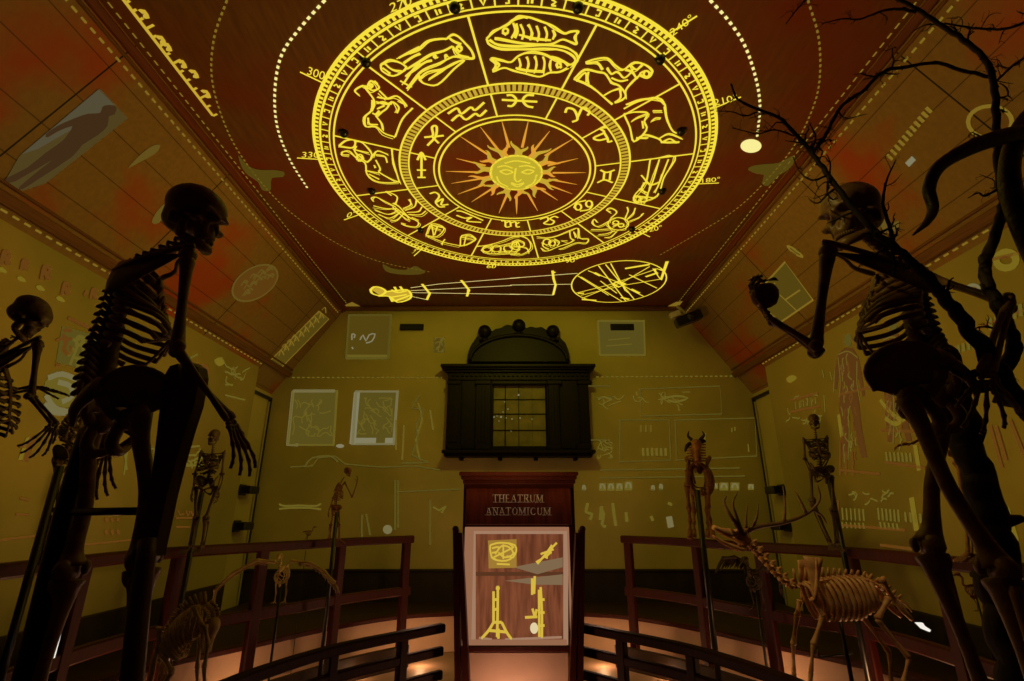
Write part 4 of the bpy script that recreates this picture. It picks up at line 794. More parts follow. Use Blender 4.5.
fl.lines([[(279, 504), (284, 506), (300, 505.5), (316, 506), (321, 503.5)], [(279, 509), (290, 508), (310, 508), (321, 509.5)], [(396, 420), (396, 450)], [(404, 425), (402, 460)], [(418, 403), (422, 420), (416, 440), (420, 460)], [(430, 410), (433, 430)], [(440, 510), (446, 506), (441, 513)], [(433, 507), (440, 511)]], .03, None, 2)
fl.lines(scrib(14, 598, 392, 690, 410, 10, 21), .018, None, 2); fl.lines(scrib(18, 598, 440, 612, 458, 8, 22), .016, None, 2); fl.lines([[(598, 399.5), (604, 397), (612, 400)], [(662, 399), (675, 396), (688, 398), (676, 402), (668, 400)]], .04, None, 2)
fl.lines([[(643 + 4.5 * k, 448), (643.5 + 4.5 * k, 456)] for k in range(6)], .04, None, 1); fl.lines([[(641 + 5 * k, 425), (641 + 5 * k, 432)] for k in range(3)] + [[(748, 444), (749, 452)], [(732, 428), (732, 432)], [(735, 427), (735, 431)], [(705, 433), (705, 440)]], .02, None, 1)
fl.build('wall_figures', M['w_line'], wall_back)
for i, (u, v, w, h) in enumerate([(602.5, 487, 7, 8), (611, 487, 7, 8), (619.5, 487, 7, 8), (628.5, 486, 8, 9), (714, 486, 8, 6), (724, 486.5, 9, 8), (735, 486.5, 9, 8), (751, 487, 6, 6), (653, 488, 4, 6), (661, 487, 4, 7), (584, 488, 4, 7)]):
    t = Flat(BK0, BU); q = [(u - w / 2, v - h / 2), (u + w / 2, v - h / 2), (u + w / 2, v + h / 2), (u - w / 2, v + h / 2)]; t.fill(q)
    o = t.build('projected_small_box', M['w_fill'] if i > 7 else M['w_line']); tag(o, 'small pale box in the row projected across the right of the back wall', 'light projection', 'row of small projected boxes')
    Flat(BK, BU).line([(u - w * .3, v + h * .2), (u - w * .2, v - h * .3), (u + w * .2, v - h * .25), (u + w * .3, v + h * .25)], .03, None, 2).build('box_front', M['w_pale'], o)
for i, L in enumerate([[(588, 503), (586, 512), (592, 514), (590, 520)], [(600, 508), (604, 514), (602, 524), (606, 527)], [(613, 503), (614, 514), (616, 526)], [(626, 512), (627, 522)], [(651, 516), (653, 521)], [(668, 503), (672, 505)], [(602, 506), (600, 520)]]):
    Flat(BK, BU).line(L, .05, None, 2).build('specimen_figure', M['w_line'], wall_back)
Flat(BK, BU).fill([(666, 517), (672, 516), (674, 527), (668, 528)]).build('specimen_jar', M['w_pale'], wall_back)
Flat(BK, BU).fill(circ(387.5, 529.5, 4.6, 4.6, 18)[:-1]).build('round_spot', M['w_pale'], wall_back)
Flat(BK, BU).fill(circ(340, 446, 4, 2, 12)[:-1]).build('pale_spot', M['w_white'], wall_back)
# ---- left wall
LW = lambda u, v: atX(u, v, -XS + .010)
LW0 = lambda u, v: atX(u, v, -XS + .006)
LU = V(1, 0, 0)
for u, v, sz in ((6, 258, 7), (25, 265, 5), (46, 273, 7), (66, 289, 6), (94, 294, 5)):
    o = Flat(LW, LU).lines([[(u - sz * .7, v + sz), (u - sz * .2, v - sz), (u + sz * .6, v - sz * .4), (u, v + sz * .4), (u + sz * .7, v + sz * .8)], [(u - sz * .6, v), (u + sz * .5, v + sz * .2)], [(u - sz * .2, v - sz), (u + sz * .2, v + sz)]], .032, None, 3).build('projected_orange_figurine', M['w_orange'])
    tag(o, 'small orange figurine in the row at the top of the left wall', 'light projection', 'orange figurines on the left wall')
for u, v in ((3, 270), (22, 279), (41, 288), (61, 299)):
    Flat(LW, LU).fill([(u - 5, v - 2), (u, v - 2.5), (u + 4, v + 2), (u + 2, v + 3), (u - 3, v + 1.5)], None, 2).build('yellow_dash', M['w_yell'], walls[-1])
fl = Flat(LW, LU); fl.lines([[(87, 291), (84, 296)], [(68, 318), (100, 332)], [(20, 446), (33, 446)], [(0, 395), (8, 398)]], .035, None, 1)
fl.lines(scrib(10, 57, 330, 72, 365, 8, 31), .03, None, 2); fl.lines([[(178, 510), (180, 515), (184, 514)], [(176, 527), (190, 527)], [(176, 518), (196, 518)], [(20, 498), (30, 500)], [(16, 514), (30, 515)], [(80, 545), (150, 538)], [(0, 540), (60, 533)]], .018, None, 1)
fl.lines([[(186 + 5 * k, 511), (188 + 5 * k, 516), (190 + 5 * k, 511)] for k in range(3)], .025, None, 1); fl.lines([[(105 + 6 * k, 530), (107 + 6 * k, 534)] for k in range(3)] + [[(105 + 6 * k, 518), (107 + 6 * k, 521)] for k in range(3)], .03, None, 1); fl.build('orange_marks', M['w_orange'], walls[-1])
t = thing('projected_anatomical_sheet', 'pale sheet with a white sketched figure on the left wall beside the big skeleton spine', 'picture', LW(78, 350))
Flat(LW0, LU).fill([(62, 326), (101, 337), (92, 372), (56, 362)]).build('sheet_ground', M['w_fill'], t); Flat(LW, LU).lines([[(78, 336), (84, 338), (82, 345), (76, 343), (78, 336)], [(78, 345), (74, 355), (70, 365)], [(82, 346), (84, 356), (80, 368)], [(74, 348), (68, 356)], [(85, 348), (90, 355)], [(72, 357), (84, 360)]] + scrib(10, 72, 338, 88, 366, 6, 5), .03, None, 3).build('sheet_lines', M['w_line'], t)
t = thing('projected_pale_drum', 'white oval drawing on the left wall behind the reaching skeleton hand', 'picture', LW(60, 390))
Flat(LW0, LU).fill([(48, 378), (62, 374), (78, 380), (82, 392), (78, 402), (64, 408), (48, 400), (44, 388)], None, 2).build('drum_ground', M['w_line'], t); Flat(LW, LU).lines([[(48, 378), (62, 374), (78, 380)], [(46, 395), (55, 408), (70, 412)], [(58, 382), (70, 386), (72, 396), (62, 402)], [(44, 404), (54, 412), (66, 413)]], .05, None, 3).build('drum_lines', M['w_pale'], t)
fl = Flat(LW, LU); fl.fill([(30, 436), (36, 437), (28, 462), (22, 460)]); fl.fill([(18, 442), (23, 436), (28, 437), (22, 462), (16, 460)]) if False else None; fl.build('orange_block', M['w_orange'], walls[-1])
fl = Flat(LW, LU); fl.fill([(26, 438), (30, 436), (23, 460), (18, 460)]); fl.build('yellow_block', M['w_yell'], walls[-1])
fl = Flat(LW, LU); fl.lines([[(215, 362), (222, 358), (226, 366), (234, 370), (232, 374)], [(124, 448), (127, 470)], [(128, 446), (124, 475)], [(178, 448), (200, 446)], [(178, 466), (205, 465)], [(200, 448), (200, 468)], [(178, 456), (195, 455)], [(185, 450), (185, 465)], [(148, 452), (154, 448), (154, 462)], [(225, 395), (245, 400)], [(190, 358), (198, 354)]] + scrib(16, 172, 450, 205, 470, 7, 7) + scrib(10, 225, 365, 250, 385, 7, 8), .026, None, 2); fl.build('sketch_lines', M['w_line'], walls[-1])
Flat(LW, LU).fill([(196, 373), (202, 364), (208, 366), (209, 374), (203, 379)], None, 2).build('pale_patch', M['w_orange'], walls[-1])
Flat(LW, LU).fill([(214, 360), (222, 357), (224, 364), (218, 366)], None, 2).build('yellow_patch', M['w_yell'], walls[-1])
# ---- right wall
RW = lambda u, v: atX(u, v, XS - .010)
RW0 = lambda u, v: atX(u, v, XS - .006)
RU = V(-1, 0, 0)
def ecorche(label, u, v, s):
    t = thing('projected_flayed_figure', label, 'picture', RW(u, v + 50 * s)); p = lambda L: [(u + x * s, v + y * s) for x, y in L]
    Flat(RW0, RU).fill(p([(-3, 16), (-9, 21), (-12, 36), (-13, 52), (-10, 53), (-8, 38), (-7, 52), (-8, 70), (-7, 88), (-5, 114), (0, 115), (0, 92), (1, 70), (3, 70), (7, 92), (12, 114), (17, 114), (12, 88), (10, 68), (8, 52), (7, 38), (10, 46), (13, 60), (15, 58), (12, 38), (9, 24), (4, 16)])).build('figure_body', M['red_fill'], t)
    Flat(RW0, RU).fill(p(circ(0, 9, 3.6, 6)[:-1])).build('figure_head', M['w_fill'], t)
    fl = Flat(RW, RU); fo = Flat(RW, RU); r_ = np.random.default_rng(int(u))
    for k in range(46):
        y = r_.uniform(20, 112); x = r_.uniform(-7, 7) + (y - 60) * .05; L = p([(x, y), (x + r_.uniform(-1.5, 1.5), y + r_.uniform(2, 5)), (x + r_.uniform(-1.5, 2.5), y + r_.uniform(6, 11))]); (fl if k % 2 else fo).line(L, .018, None, 3)
    fl.lines([p([(-9, 22), (0, 19), (9, 25)]), p([(-9, 24), (-7, 45), (-8, 60)]), p([(8, 28), (8, 48), (11, 64)]), p([(0, 70), (1, 90), (0, 116)]), p([(-12, 36), (-13, 56)])], .016, None, 3)
    fl.build('muscle_lines', M['w_line'], t); fo.build('muscle_shades', M['w_orange'], t)
ecorche('red and yellow flayed standing figure on the right wall, left of the big skeleton', 848, 330, 1.12)
ecorche('yellow and red flayed figure on the right wall partly behind the big skeleton spine', 893, 316, 1.1)
t = thing('projected_book_shelves', 'faint shelves of upright books projected over the right wall', 'picture', RW(900, 480))
fl = Flat(RW, RU); fo = Flat(RW, RU)
for row, (u0, u1, v0, dv, h, gap) in enumerate([(842, 866, 508, 1, 12, 4.2), (878, 900, 508, 2, 12, 4.0), (842, 866, 522, 1, 6, 4.2), (880, 900, 522, 2, 6, 4.2), (886, 912, 452, 1, 9, 4), (905, 925, 512, 2, 10, 5), (990, 1024, 318, -16, 12, 6), (958, 986, 345, -9, 8, 5)]):
    u = u0
    while u < u1:
        a = (u - u0) / max(u1 - u0, 1); v = v0 + dv * a; fl.line([(u, v), (u + 1, v + h)], .03, None, 1); u += gap
fo.lines([[(838, 525), (905, 530)], [(840, 470), (880, 474)], [(840, 440), (840, 475)], [(846, 452), (846, 475)], [(852, 450), (853, 476)], [(885, 462), (925, 468)], [(838, 500), (838, 540)], [(838, 395), (880, 385)], [(790, 400), (818, 393)], [(790, 412), (820, 406)], [(880, 430), (930, 432)], [(880, 545), (935, 552)], [(990, 425), (1002, 468)], [(996, 426), (1006, 460)], [(1010, 420), (1024, 455)], [(960, 335), (1024, 310)], [(980, 262), (1024, 252)]], .03, None, 1)
fl.lines([[(795 + 4 * k, 402 - 1.0 * k), (796 + 4 * k, 409 - k)] for k in range(6)] + scrib(16, 786, 395, 822, 425, 6, 41) + [[(824, 395), (825, 412)], [(830, 372), (832, 380)], [(822, 370), (824, 378)]] + scrib(12, 845, 490, 900, 505, 6, 42), .02, None, 1)
fl.build('books', M['w_line'], t); fo.build('shelf_lines', M['w_orange'], t)
fl = Flat(RW, RU)
for q in ([(837, 415), (840, 414), (843, 436), (840, 437)], [(909, 498), (914, 497), (919, 530), (914, 531)], [(1005, 508), (1009, 507), (1019, 540), (1014, 542)], [(913, 445), (917, 445), (921, 470), (917, 471)]): fl.fill(q)
fl.fill([(786, 379), (792, 375), (797, 378), (790, 383)], None, 2); fl.build('yellow_blocks', M['w_yell'], t)
Flat(RW, RU).lines([[(880, 400), (890, 412), (900, 420)], [(885, 418), (895, 424), (905, 418)]], .05, None, 3).build('yellow_curves', M['w_yell'], t)
o = Flat(RW, RU).line(circ(1006, 260, 10, 8, 16)[:-1], .06, None, 1, True).build('projected_small_ring', M['w_yell']); tag(o, 'yellow ring at the top of the right wall beside the upright branch', 'light projection')
o = Flat(RW, RU).line(circ(973, 289, 6, 4, 16)[:-1], .03, None, 1, True).build('projected_small_ring', M['w_pale']); tag(o, 'small pale ring on the right wall just above the horizontal arm bone', 'light projection')

# ------------------------------------------------------------------ skeletons
def sdf_ell(P, c, r):
    q = (P - np.array(c)) / np.array(r); k0 = np.linalg.norm(q, axis=-1); k1 = np.linalg.norm(q / np.array(r), axis=-1); return k0 * (k0 - 1) / np.maximum(k1, 1e-9)
def smin(a, b, k): h = np.clip(.5 + .5 * (b - a) / k, 0, 1); return b * (1 - h) + a * h - k * h * (1 - h)
def skull_mesh(nu=48, nv=36):
    """human skull, unit metres: x right, y forward, z up, origin near its middle"""
    dirs = []
    for i in range(nv + 1):
        a = math.pi * i / nv
        for k in range(nu): b = 2 * math.pi * k / nu; dirs.append((math.sin(a) * math.cos(b), math.cos(a), math.sin(a) * math.sin(b)))
    D = np.array(dirs); O = np.array([0, .015, -.008]); rs = np.linspace(.16, .004, 160)
    P = O + rs[None, :, None] * D[:, None, :]
    d = sdf_ell(P, (0, -.02, .032), (.070, .088, .066)); d = smin(d, sdf_ell(P, (0, .045, .02), (.055, .045, .045)), .02)
    d = smin(d, sdf_ell(P, (0, -.035, -.026), (.054, .064, .046)), .02)
    d = smin(d, sdf_ell(P, (0, .058, -.048), (.036, .034, .046)), .014)
    for s in (-1, 1):
        d = smin(d, sdf_ell(P, (s * .050, .052, -.036), (.020, .022, .012)), .01); d = smin(d, sdf_ell(P, (s * .030, .074, .003), (.027, .013, .009)), .01)
        d = smin(d, sdf_ell(P, (s * .066, .012, -.032), (.008, .04, .007)), .008); d = smin(d, sdf_ell(P, (s * .052, -.018, -.045), (.013, .016, .024)), .01)
    d = smin(d, sdf_ell(P, (0, .080, -.014), (.010, .014, .014)), .006); d = smin(d, sdf_ell(P, (0, .072, -.078), (.028, .020, .012)), .008)
    for s in (-1, 1):
        d = np.maximum(d, -sdf_ell(P, (s * .031, .088, -.017), (.0195, .030, .0165))); d = np.maximum(d, -sdf_ell(P, (s * .068, .034, -.010), (.010, .022, .026)))
        d = np.maximum(d, -sdf_ell(P, (s * .010, .10, -.044), (.0085, .034, .017)))
    d = np.maximum(d, -sdf_ell(P, (0, .10, -.036), (.007, .03, .012)))
    ins = d < 0; idx = np.where(ins.any(1), ins.argmax(1), len(rs) - 1)
    r = rs[idx]; V_ = O + D * r[:, None]; fs = []
    for i in range(nv):
        for k in range(nu): l = (k + 1) % nu; fs.append((i * nu + k, i * nu + l, (i + 1) * nu + l, (i + 1) * nu + k))
    return V_, fs
SKV, SKF = skull_mesh(); SKV2, SKF2 = skull_mesh(24, 18)
def frame(f, u):
    f = nrm(f); u = nrm(u - f * (f @ u)); return np.array([np.cross(f, u), f, u])     # rows: right, forward, up
def put_skull(root, c, f, u, s, m, big, jaw=.0):
    A = frame(f, u); sv, sf = (SKV, SKF) if big else (SKV2, SKF2)
    mb = MB(); mb.add(sv * s @ A + c, sf)
    T = lambda p: np.asarray(p) * s @ A + c
    if big:
        for k in range(14):
            a = math.pi * (k + .5) / 14; p = (.027 * math.cos(a), .062 + .030 * math.sin(a), -.089); mb.ell(T(p), V(.0035, .003, .007) * s, A, 6, 5)
    sk = mb.build('skull', m, root)
    mb = MB(); q = lambda x, y, z: T((x, y - jaw * .2 * -(z + .03) / .1, z - jaw * max(y, 0) * 2))
    pts = [q(-.049, .024, -.094), q(-.046, .034, -.100), q(-.034, .055, -.107), q(-.015, .082, -.113), q(.015, .082, -.113), q(.034, .055, -.107), q(.046, .034, -.100), q(.049, .024, -.094)]
    mb.tube(pts, np.array([.008, .0095, .0105, .012, .012, .0105, .0095, .008]) * s, 8, 3 if big else 2, 1.35, A[2])
    for sd in (-1, 1): mb.tube([q(sd * .053, .014, -.038), q(sd * .053, .020, -.06), q(sd * .050, .024, -.082), q(sd * .048, .028, -.100)], np.array([.010, .017, .020, .015]) * s, 8, 3, .36, A[0]); mb.tube([q(sd * .053, .026, -.06), q(sd * .052, .040, -.042)], np.array([.010, .004]) * s, 6, 1)
    if big:
        for k in range(12):
            a = math.pi * (k + .5) / 12; mb.ell(q(.026 * math.cos(a), .055 + .028 * math.sin(a), -.101), V(.0035, .003, .006) * s, A, 6, 5)
    mb.build('mandible', m, sk)
    return sk
def vertebra(mb, p, t, f, s, big, spl=1.0):
    A = frame(f, t)
    R = .0125 * s
    mb.lathe(p - A[2] * .008 * s, [(R * 1.05, 0), (R * .85, .007 * s), (R * 1.05, .0155 * s)], 10 if big else 6, A[2])
    mb.tube([p - A[1] * R * .8, p - A[1] * (R + .018 * s) - A[2] * .006 * s, p - A[1] * (R + .034 * s * spl) - A[2] * .020 * s * spl], np.array([.006, .005, .006]) * s, 6, 2, .7, A[0])
    for sd in (-1, 1): mb.tube([p - A[1] * R * .8, p - A[1] * (R + .012 * s) + A[0] * sd * .026 * s + A[2] * .004 * s], np.array([.006, .005]) * s, 6, 1)
RW_ = [.045, .075, .095, .108, .118, .124, .128, .130, .126, .116, .100, .078]
RB_ = [.070, .100, .125, .142, .152, .160, .164, .160, .148, .125, .095, .065]
RD_ = [.030, .048, .066, .082, .096, .108, .118, .124, .124, .118, .104, .086]
RE_ = [.93, .92, .91, .90, .89, .88, .87, .80, .74, .67, .52, .44]
def bone(mb, a, b, r0, r1, r2, bend=None, n=10, flat=1.0, ref=None):
    """long bone with flared ends"""
    a = np.asarray(a); b = np.asarray(b); t = [0, .06, .16, .5, .84, .94, 1]; rr = [r0 * .8, r0, r0 * .55 + r1 * .45, r1, r2 * .55 + r1 * .45, r2, r2 * .8]
    P = [a + (b - a) * k + (0 if bend is None else np.asarray(bend) * math.sin(math.pi * k)) for k in t]
    mb.tube(P, rr, n, 3, flat, ref)
def human(name, label, J, m, big=False, group=None, cat='skeleton'):
    """J holds joint positions in the room; every bone group becomes a part"""
    s = J['s']; bt = J.get('bt', 1.0); b = s * bt; G = lambda k: np.asarray(J[k], float)
    sp = cr(np.array(J['spine'], float), 10); d = np.r_[0, np.cumsum(np.linalg.norm(np.diff(sp, axis=0), axis=1))]; L = d[-1]
    at = lambda t: np.array([np.interp(t * L, d, sp[:, k]) for k in range(3)])
    tan = lambda t: nrm(at(max(t - .02, 0)) - at(min(t + .02, 1)))     # pointing up (list runs from the neck down)
    root = thing(name, label, cat, J['base'], group)
    put_skull(root, G('head'), G('face'), G('headup'), s * J.get('hs', 1.0), m, big, J.get('jaw', 0))
    cf = G('chest'); pf = G('pelf')
    NV = 24 if big else 17
    spine_mb = MB(); spine_mb.tube([at(k / 20) for k in range(21)], [(.008 + .010 * k / 20) * s * J.get('vk', 1.0) for k in range(21)], 8, 1); spo = None
    if big: spo = spine_mb.build('spine', m, root)
    for k in range(NV):
        t = (k + .5) / NV; f = cf * (1 - t) + pf * t; mb = MB() if big else spine_mb
        vertebra(mb, at(t), tan(t), f, s * (.75 + .75 * t) * J.get('vk', 1.0), big, J.get('spl', 1.0) * (1.0 if t > .25 else .8))
        if big: mb.build('vertebra', m, spo)
    if not big: spine_mb.build('spine', m, root)
    # ribs
    cs = J.get('cs', 1.0) * s; ends = {}; cage = MB()
    nr = 12 if big else 9
    for i in range(nr):
        ii = i if big else int(round(i * 11 / (nr - 1)))
        t = .27 + .47 * ii / 11; p = at(t); A = frame(cf - tan(t) * (cf @ tan(t)), tan(t))
        for sd in (-1, 1):
            pts = []
            for ph in np.linspace(0, RE_[ii], 9):
                a = RW_[ii] * math.sin(math.pi * ph) ** .75 * cs; bb = (RB_[ii] * (1 - math.cos(math.pi * ph)) / 2 - .030 * math.sin(math.pi * min(ph * 1.6, 1))) * cs; c = -RD_[ii] * ph * cs
                pts.append(p + A[0] * sd * a + A[1] * bb + A[2] * (c + .006 * s))
            ends[(ii, sd)] = pts[-1]
            mb = MB() if big else cage
            r = .0062 * s if big else .0068 * s
            mb.tube(pts, [r * 1.2] + [r] * 7 + [r * 1.15], 8 if big else 5, 3 if big else 2, 1.55, A[2])
            if big: mb.build('rib', m, root)
    mb = MB() if big else cage
    st = [(ends[(0, -1)] + ends[(0, 1)]) / 2 + tan(.27) * .02 * s, (ends[(2 if big else 3, -1)] + ends[(2 if big else 3, 1)]) / 2, (ends[(6 if big else 7, -1)] + ends[(6 if big else 7, 1)]) / 2]
    mb.tube(st, np.array([.024, .015, .010]) * s, 8, 4, .35, cf)
    for (ii, sd), e in ends.items():
        if ii < 7: k = min(ii / 6 * .9, .95); q = st[0] + (st[2] - st[0]) * k; mb.tube([e, (e + q) / 2, q], .006 * s, 6, 2)
        elif ii < 10: q = st[2]; mb.tube([e, e * .55 + q * .45 + cf * .004, q], .005 * s, 6, 2)
    mb.build('sternum' if big else 'rib_cage', m, root)
    # shoulder girdle and arms
    for sd, k in ((-1, 'L'), (1, 'R')):
        S = G('sh' + k); E = G('el' + k); Wp = G('wr' + k)
        mb = MB(); a = st[0] + (S - st[0]) * .08; up = tan(.27)
        mb.tube([a, a + (S - a) * .35 + cf * .012 * s, a + (S - a) * .7 - cf * .006 * s, S + up * .018 * s], np.array([.010, .007, .006, .009]) * s, 8, 3); mb.build('clavicle', m, root)
        mb = MB(); A2 = frame(cf - tan(.34) * (cf @ tan(.34)), tan(.34)); A5 = frame(cf - tan(.52) * (cf @ tan(.52)), tan(.52))
        sup = at(.31) + A2[0] * sd * .062 * s - A2[1] * .042 * s; inf = at(.54) + A5[0] * sd * .088 * s - A5[1] * .035 * s; gl = S - A2[1] * .012 * s - up * .005 * s
        grid = []
        for t in np.linspace(0, 1, 6):
            me_b = sup * (1 - t) + inf * t - A2[1] * .012 * s * math.sin(math.pi * t); la = gl * (1 - t) + (inf + (gl - inf) * .12) * t
            grid.append([me_b * (1 - w) + la * w - A2[1] * .010 * s * math.sin(math.pi * w) for w in np.linspace(0, 1, 5)])
        mb.plate(grid, .006 * s); md = sup * .72 + inf * .28 - A2[1] * .012 * s
        mb.tube([md, (md + S) / 2 - A2[1] * .026 * s, S - A2[1] * .018 * s + up * .026 * s, S + up * .026 * s + A2[0] * sd * .012 * s], np.array([.004, .008, .010, .009]) * s, 6, 3); mb.tube([gl, gl + A2[1] * .03 * s - A2[0] * sd * .02 * s], .007 * s, 6, 1)
        mb.ell(gl, .015 * s); mb.build('scapula', m, root)
        ax = nrm(E - S); mb = MB(); mb.ell(S, .021 * b); bone(mb, S + ax * .01 * s, E, .018 * b, .0105 * b, .016 * b)
        fa = nrm(Wp - E); side = np.cross(ax, fa); side = nrm(side) if np.linalg.norm(side) > .1 else nrm(np.cross(ax, cf))
        mb.ell(E + side * .016 * b, .015 * b); mb.ell(E - side * .016 * b, .014 * b); mb.build('humerus', m, root)
        hd = nrm(G('hd' + k)); pn = nrm(np.cross(hd, side)) if 'pn' + k not in J else nrm(G('pn' + k)); wv = nrm(np.cross(pn, hd))
        mb = MB(); bone(mb, E - fa * .022 * s + side * .004 * s, Wp + wv * .013 * s, .014 * b, .0065 * b, .008 * b, side * .004 * s, 8); mb.build('ulna', m, root)
        mb = MB(); bone(mb, E + fa * .008 * s - side * .012 * s, Wp - wv * .012 * s, .010 * b, .0068 * b, .013 * b, -side * .012 * s, 8); mb.build('radius', m, root)
        hand(root, Wp, hd, pn, sd, s * J.get('hands', 1.0), m, J.get('curl' + k, .35), J.get('spread' + k, .12), big)
    # pelvis
    hL, hR = G('hipL'), G('hipR'); hc = (hL + hR) / 2; rt = nrm(hR - hL); q = J.get('pq', 1.0) * s; hL = hc - rt * .0875 * q; hR = hc + rt * .0875 * q
    pu = tan(1.0); pu = nrm(pu - rt * (pu @ rt)); fw = nrm(np.cross(pu, rt)); fw = fw if fw @ pf > 0 else fw
    X = lambda x, y, z: hc + rt * x * q + fw * y * q + pu * z * q
    mb = MB()
    for sd in (-1, 1):
        crest = cr(np.array([X(sd * .045, -.085, .050), X(sd * .075, -.085, .105), X(sd * .118, -.045, .138), X(sd * .142, .015, .132), X(sd * .135, .060, .095), X(sd * .112, .068, .045)]), 3)
        base = cr(np.array([X(sd * .050, -.060, .015), X(sd * .058, -.045, .022), X(sd * .070, -.020, .030), X(sd * .082, .005, .030), X(sd * .088, .022, .024), X(sd * .090, .030, .012)]), 3)
        mb.plate([[base[i] * (1 - w) + crest[i] * w - rt * sd * .016 * q * math.sin(math.pi * w) for w in np.linspace(0, 1, 7)] for i in range(len(crest))], .010 * q)
        mb.tube(crest, .008 * q, 8, 1); mb.ell(X(sd * .082, .0, .0), V(.030, .034, .034) * q, np.array([rt, fw, pu]))
        mb.tube([X(sd * .08, .02, .0), X(sd * .05, .055, -.012), X(sd * .008, .068, -.030)], np.array([.018, .011, .013]) * q, 8, 3)
        mb.tube([X(sd * .008, .066, -.034), X(sd * .035, .035, -.075), X(sd * .062, .0, -.092), X(sd * .072, -.025, -.070), X(sd * .080, -.018, -.02)], np.array([.010, .008, .016, .017, .016]) * q, 8, 3)
        mb.tube([X(sd * .046, -.075, .06), X(sd * .06, -.055, .02), X(sd * .078, -.03, .0)], np.array([.016, .014, .018]) * q, 8, 3)
    mb.tube([X(0, -.062, .105), X(0, -.085, .06), X(0, -.105, .01), X(0, -.098, -.035)], np.array([.040, .038, .024, .008]) * q, 10, 3, .5, fw); mb.build('pelvis', m, root)
    for sd, k in ((-1, 'L'), (1, 'R')):
        H = hL if sd < 0 else hR; K = G('kn' + k); F = G('an' + k); td = nrm(G('toe' + k)); ax = nrm(K - H); sh = nrm(F - K)
        mb = MB(); mb.ell(H, .026 * s); out = nrm(rt * sd - ax * (rt @ ax * sd)); tr = H + out * .048 * s + ax * .012 * s
        mb.tube([H, tr + ax * .014 * s], np.array([.018, .020]) * s, 8, 1); mb.ell(tr, V(.024, .026, .030) * s); kf = nrm(np.cross(sh, np.cross(td, sh)))
        mb.tube([tr, tr * .8 + K * .2, tr * .45 + K * .55 + kf * .012 * s, tr * .15 + K * .85, K - ax * .012 * s], np.array([.024, .0175, .0155, .0185, .032]) * b, 12, 4)
        sv = nrm(np.cross(kf, sh))
        for e in (-1, 1): mb.ell(K + sv * e * .021 * s - kf * .008 * s, V(.021, .027, .025) * b)
        mb.build('femur', m, root)
        mb = MB(); mb.ell(K + kf * .036 * s - ax * .01 * s, V(.020, .012, .021) * s, np.array([sv, kf, -sh])); mb.build('patella', m, root)
        a = K + sh * .022 * s
        mb = MB(); mb.tube([a, a + sh * .02 * s, a * .8 + F * .2 + kf * .004 * s, a * .45 + F * .55, a * .12 + F * .88, F], np.array([.033, .031, .019, .0135, .0135, .019]) * b, 12, 4); mb.build('tibia', m, root)
        lat = sv if (sv @ out) > 0 else -sv
        mb = MB(); bone(mb, a + lat * .034 * s + sh * .02 * s - kf * .012 * s, F + lat * .026 * s + sh * .016 * s, .011 * b, .006 * b, .011 * b, lat * .004 * s, 8); mb.build('fibula', m, root)
        mb = MB(); dn = V(0, 0, -1) if 'down' not in J else G('down'); dn = nrm(dn - td * (dn @ td)); sv2 = np.cross(td, dn)
        mb.tube([F + dn * .02 * s, F - td * .045 * s + dn * .045 * s], np.array([.02, .024]) * s, 8, 1); mb.tube([F + dn * .012 * s, F + td * .05 * s + dn * .028 * s, F + td * .08 * s + dn * .036 * s], np.array([.022, .024, .026]) * s, 8, 3, .7, dn)
        for t in range(5):
            o = (t - 2) * .0155 * s; l = (.155 - abs(t - 1.2) * .010) * s
            mb.tube([F + td * .07 * s + dn * .038 * s + sv2 * o * .8, F + td * (.07 * s + l * .35) + dn * .045 * s + sv2 * o, F + td * (.07 * s + l * .6) + dn * .056 * s + sv2 * o * 1.15, F + td * (.07 * s + l * .78) + dn * .055 * s + sv2 * o * 1.2, F + td * (.07 * s + l) + dn * .060 * s + sv2 * o * 1.2], np.array([.008, .006, .009, .007, .006]) * s, 6, 2)
        mb.build('foot', m, root)
    return root
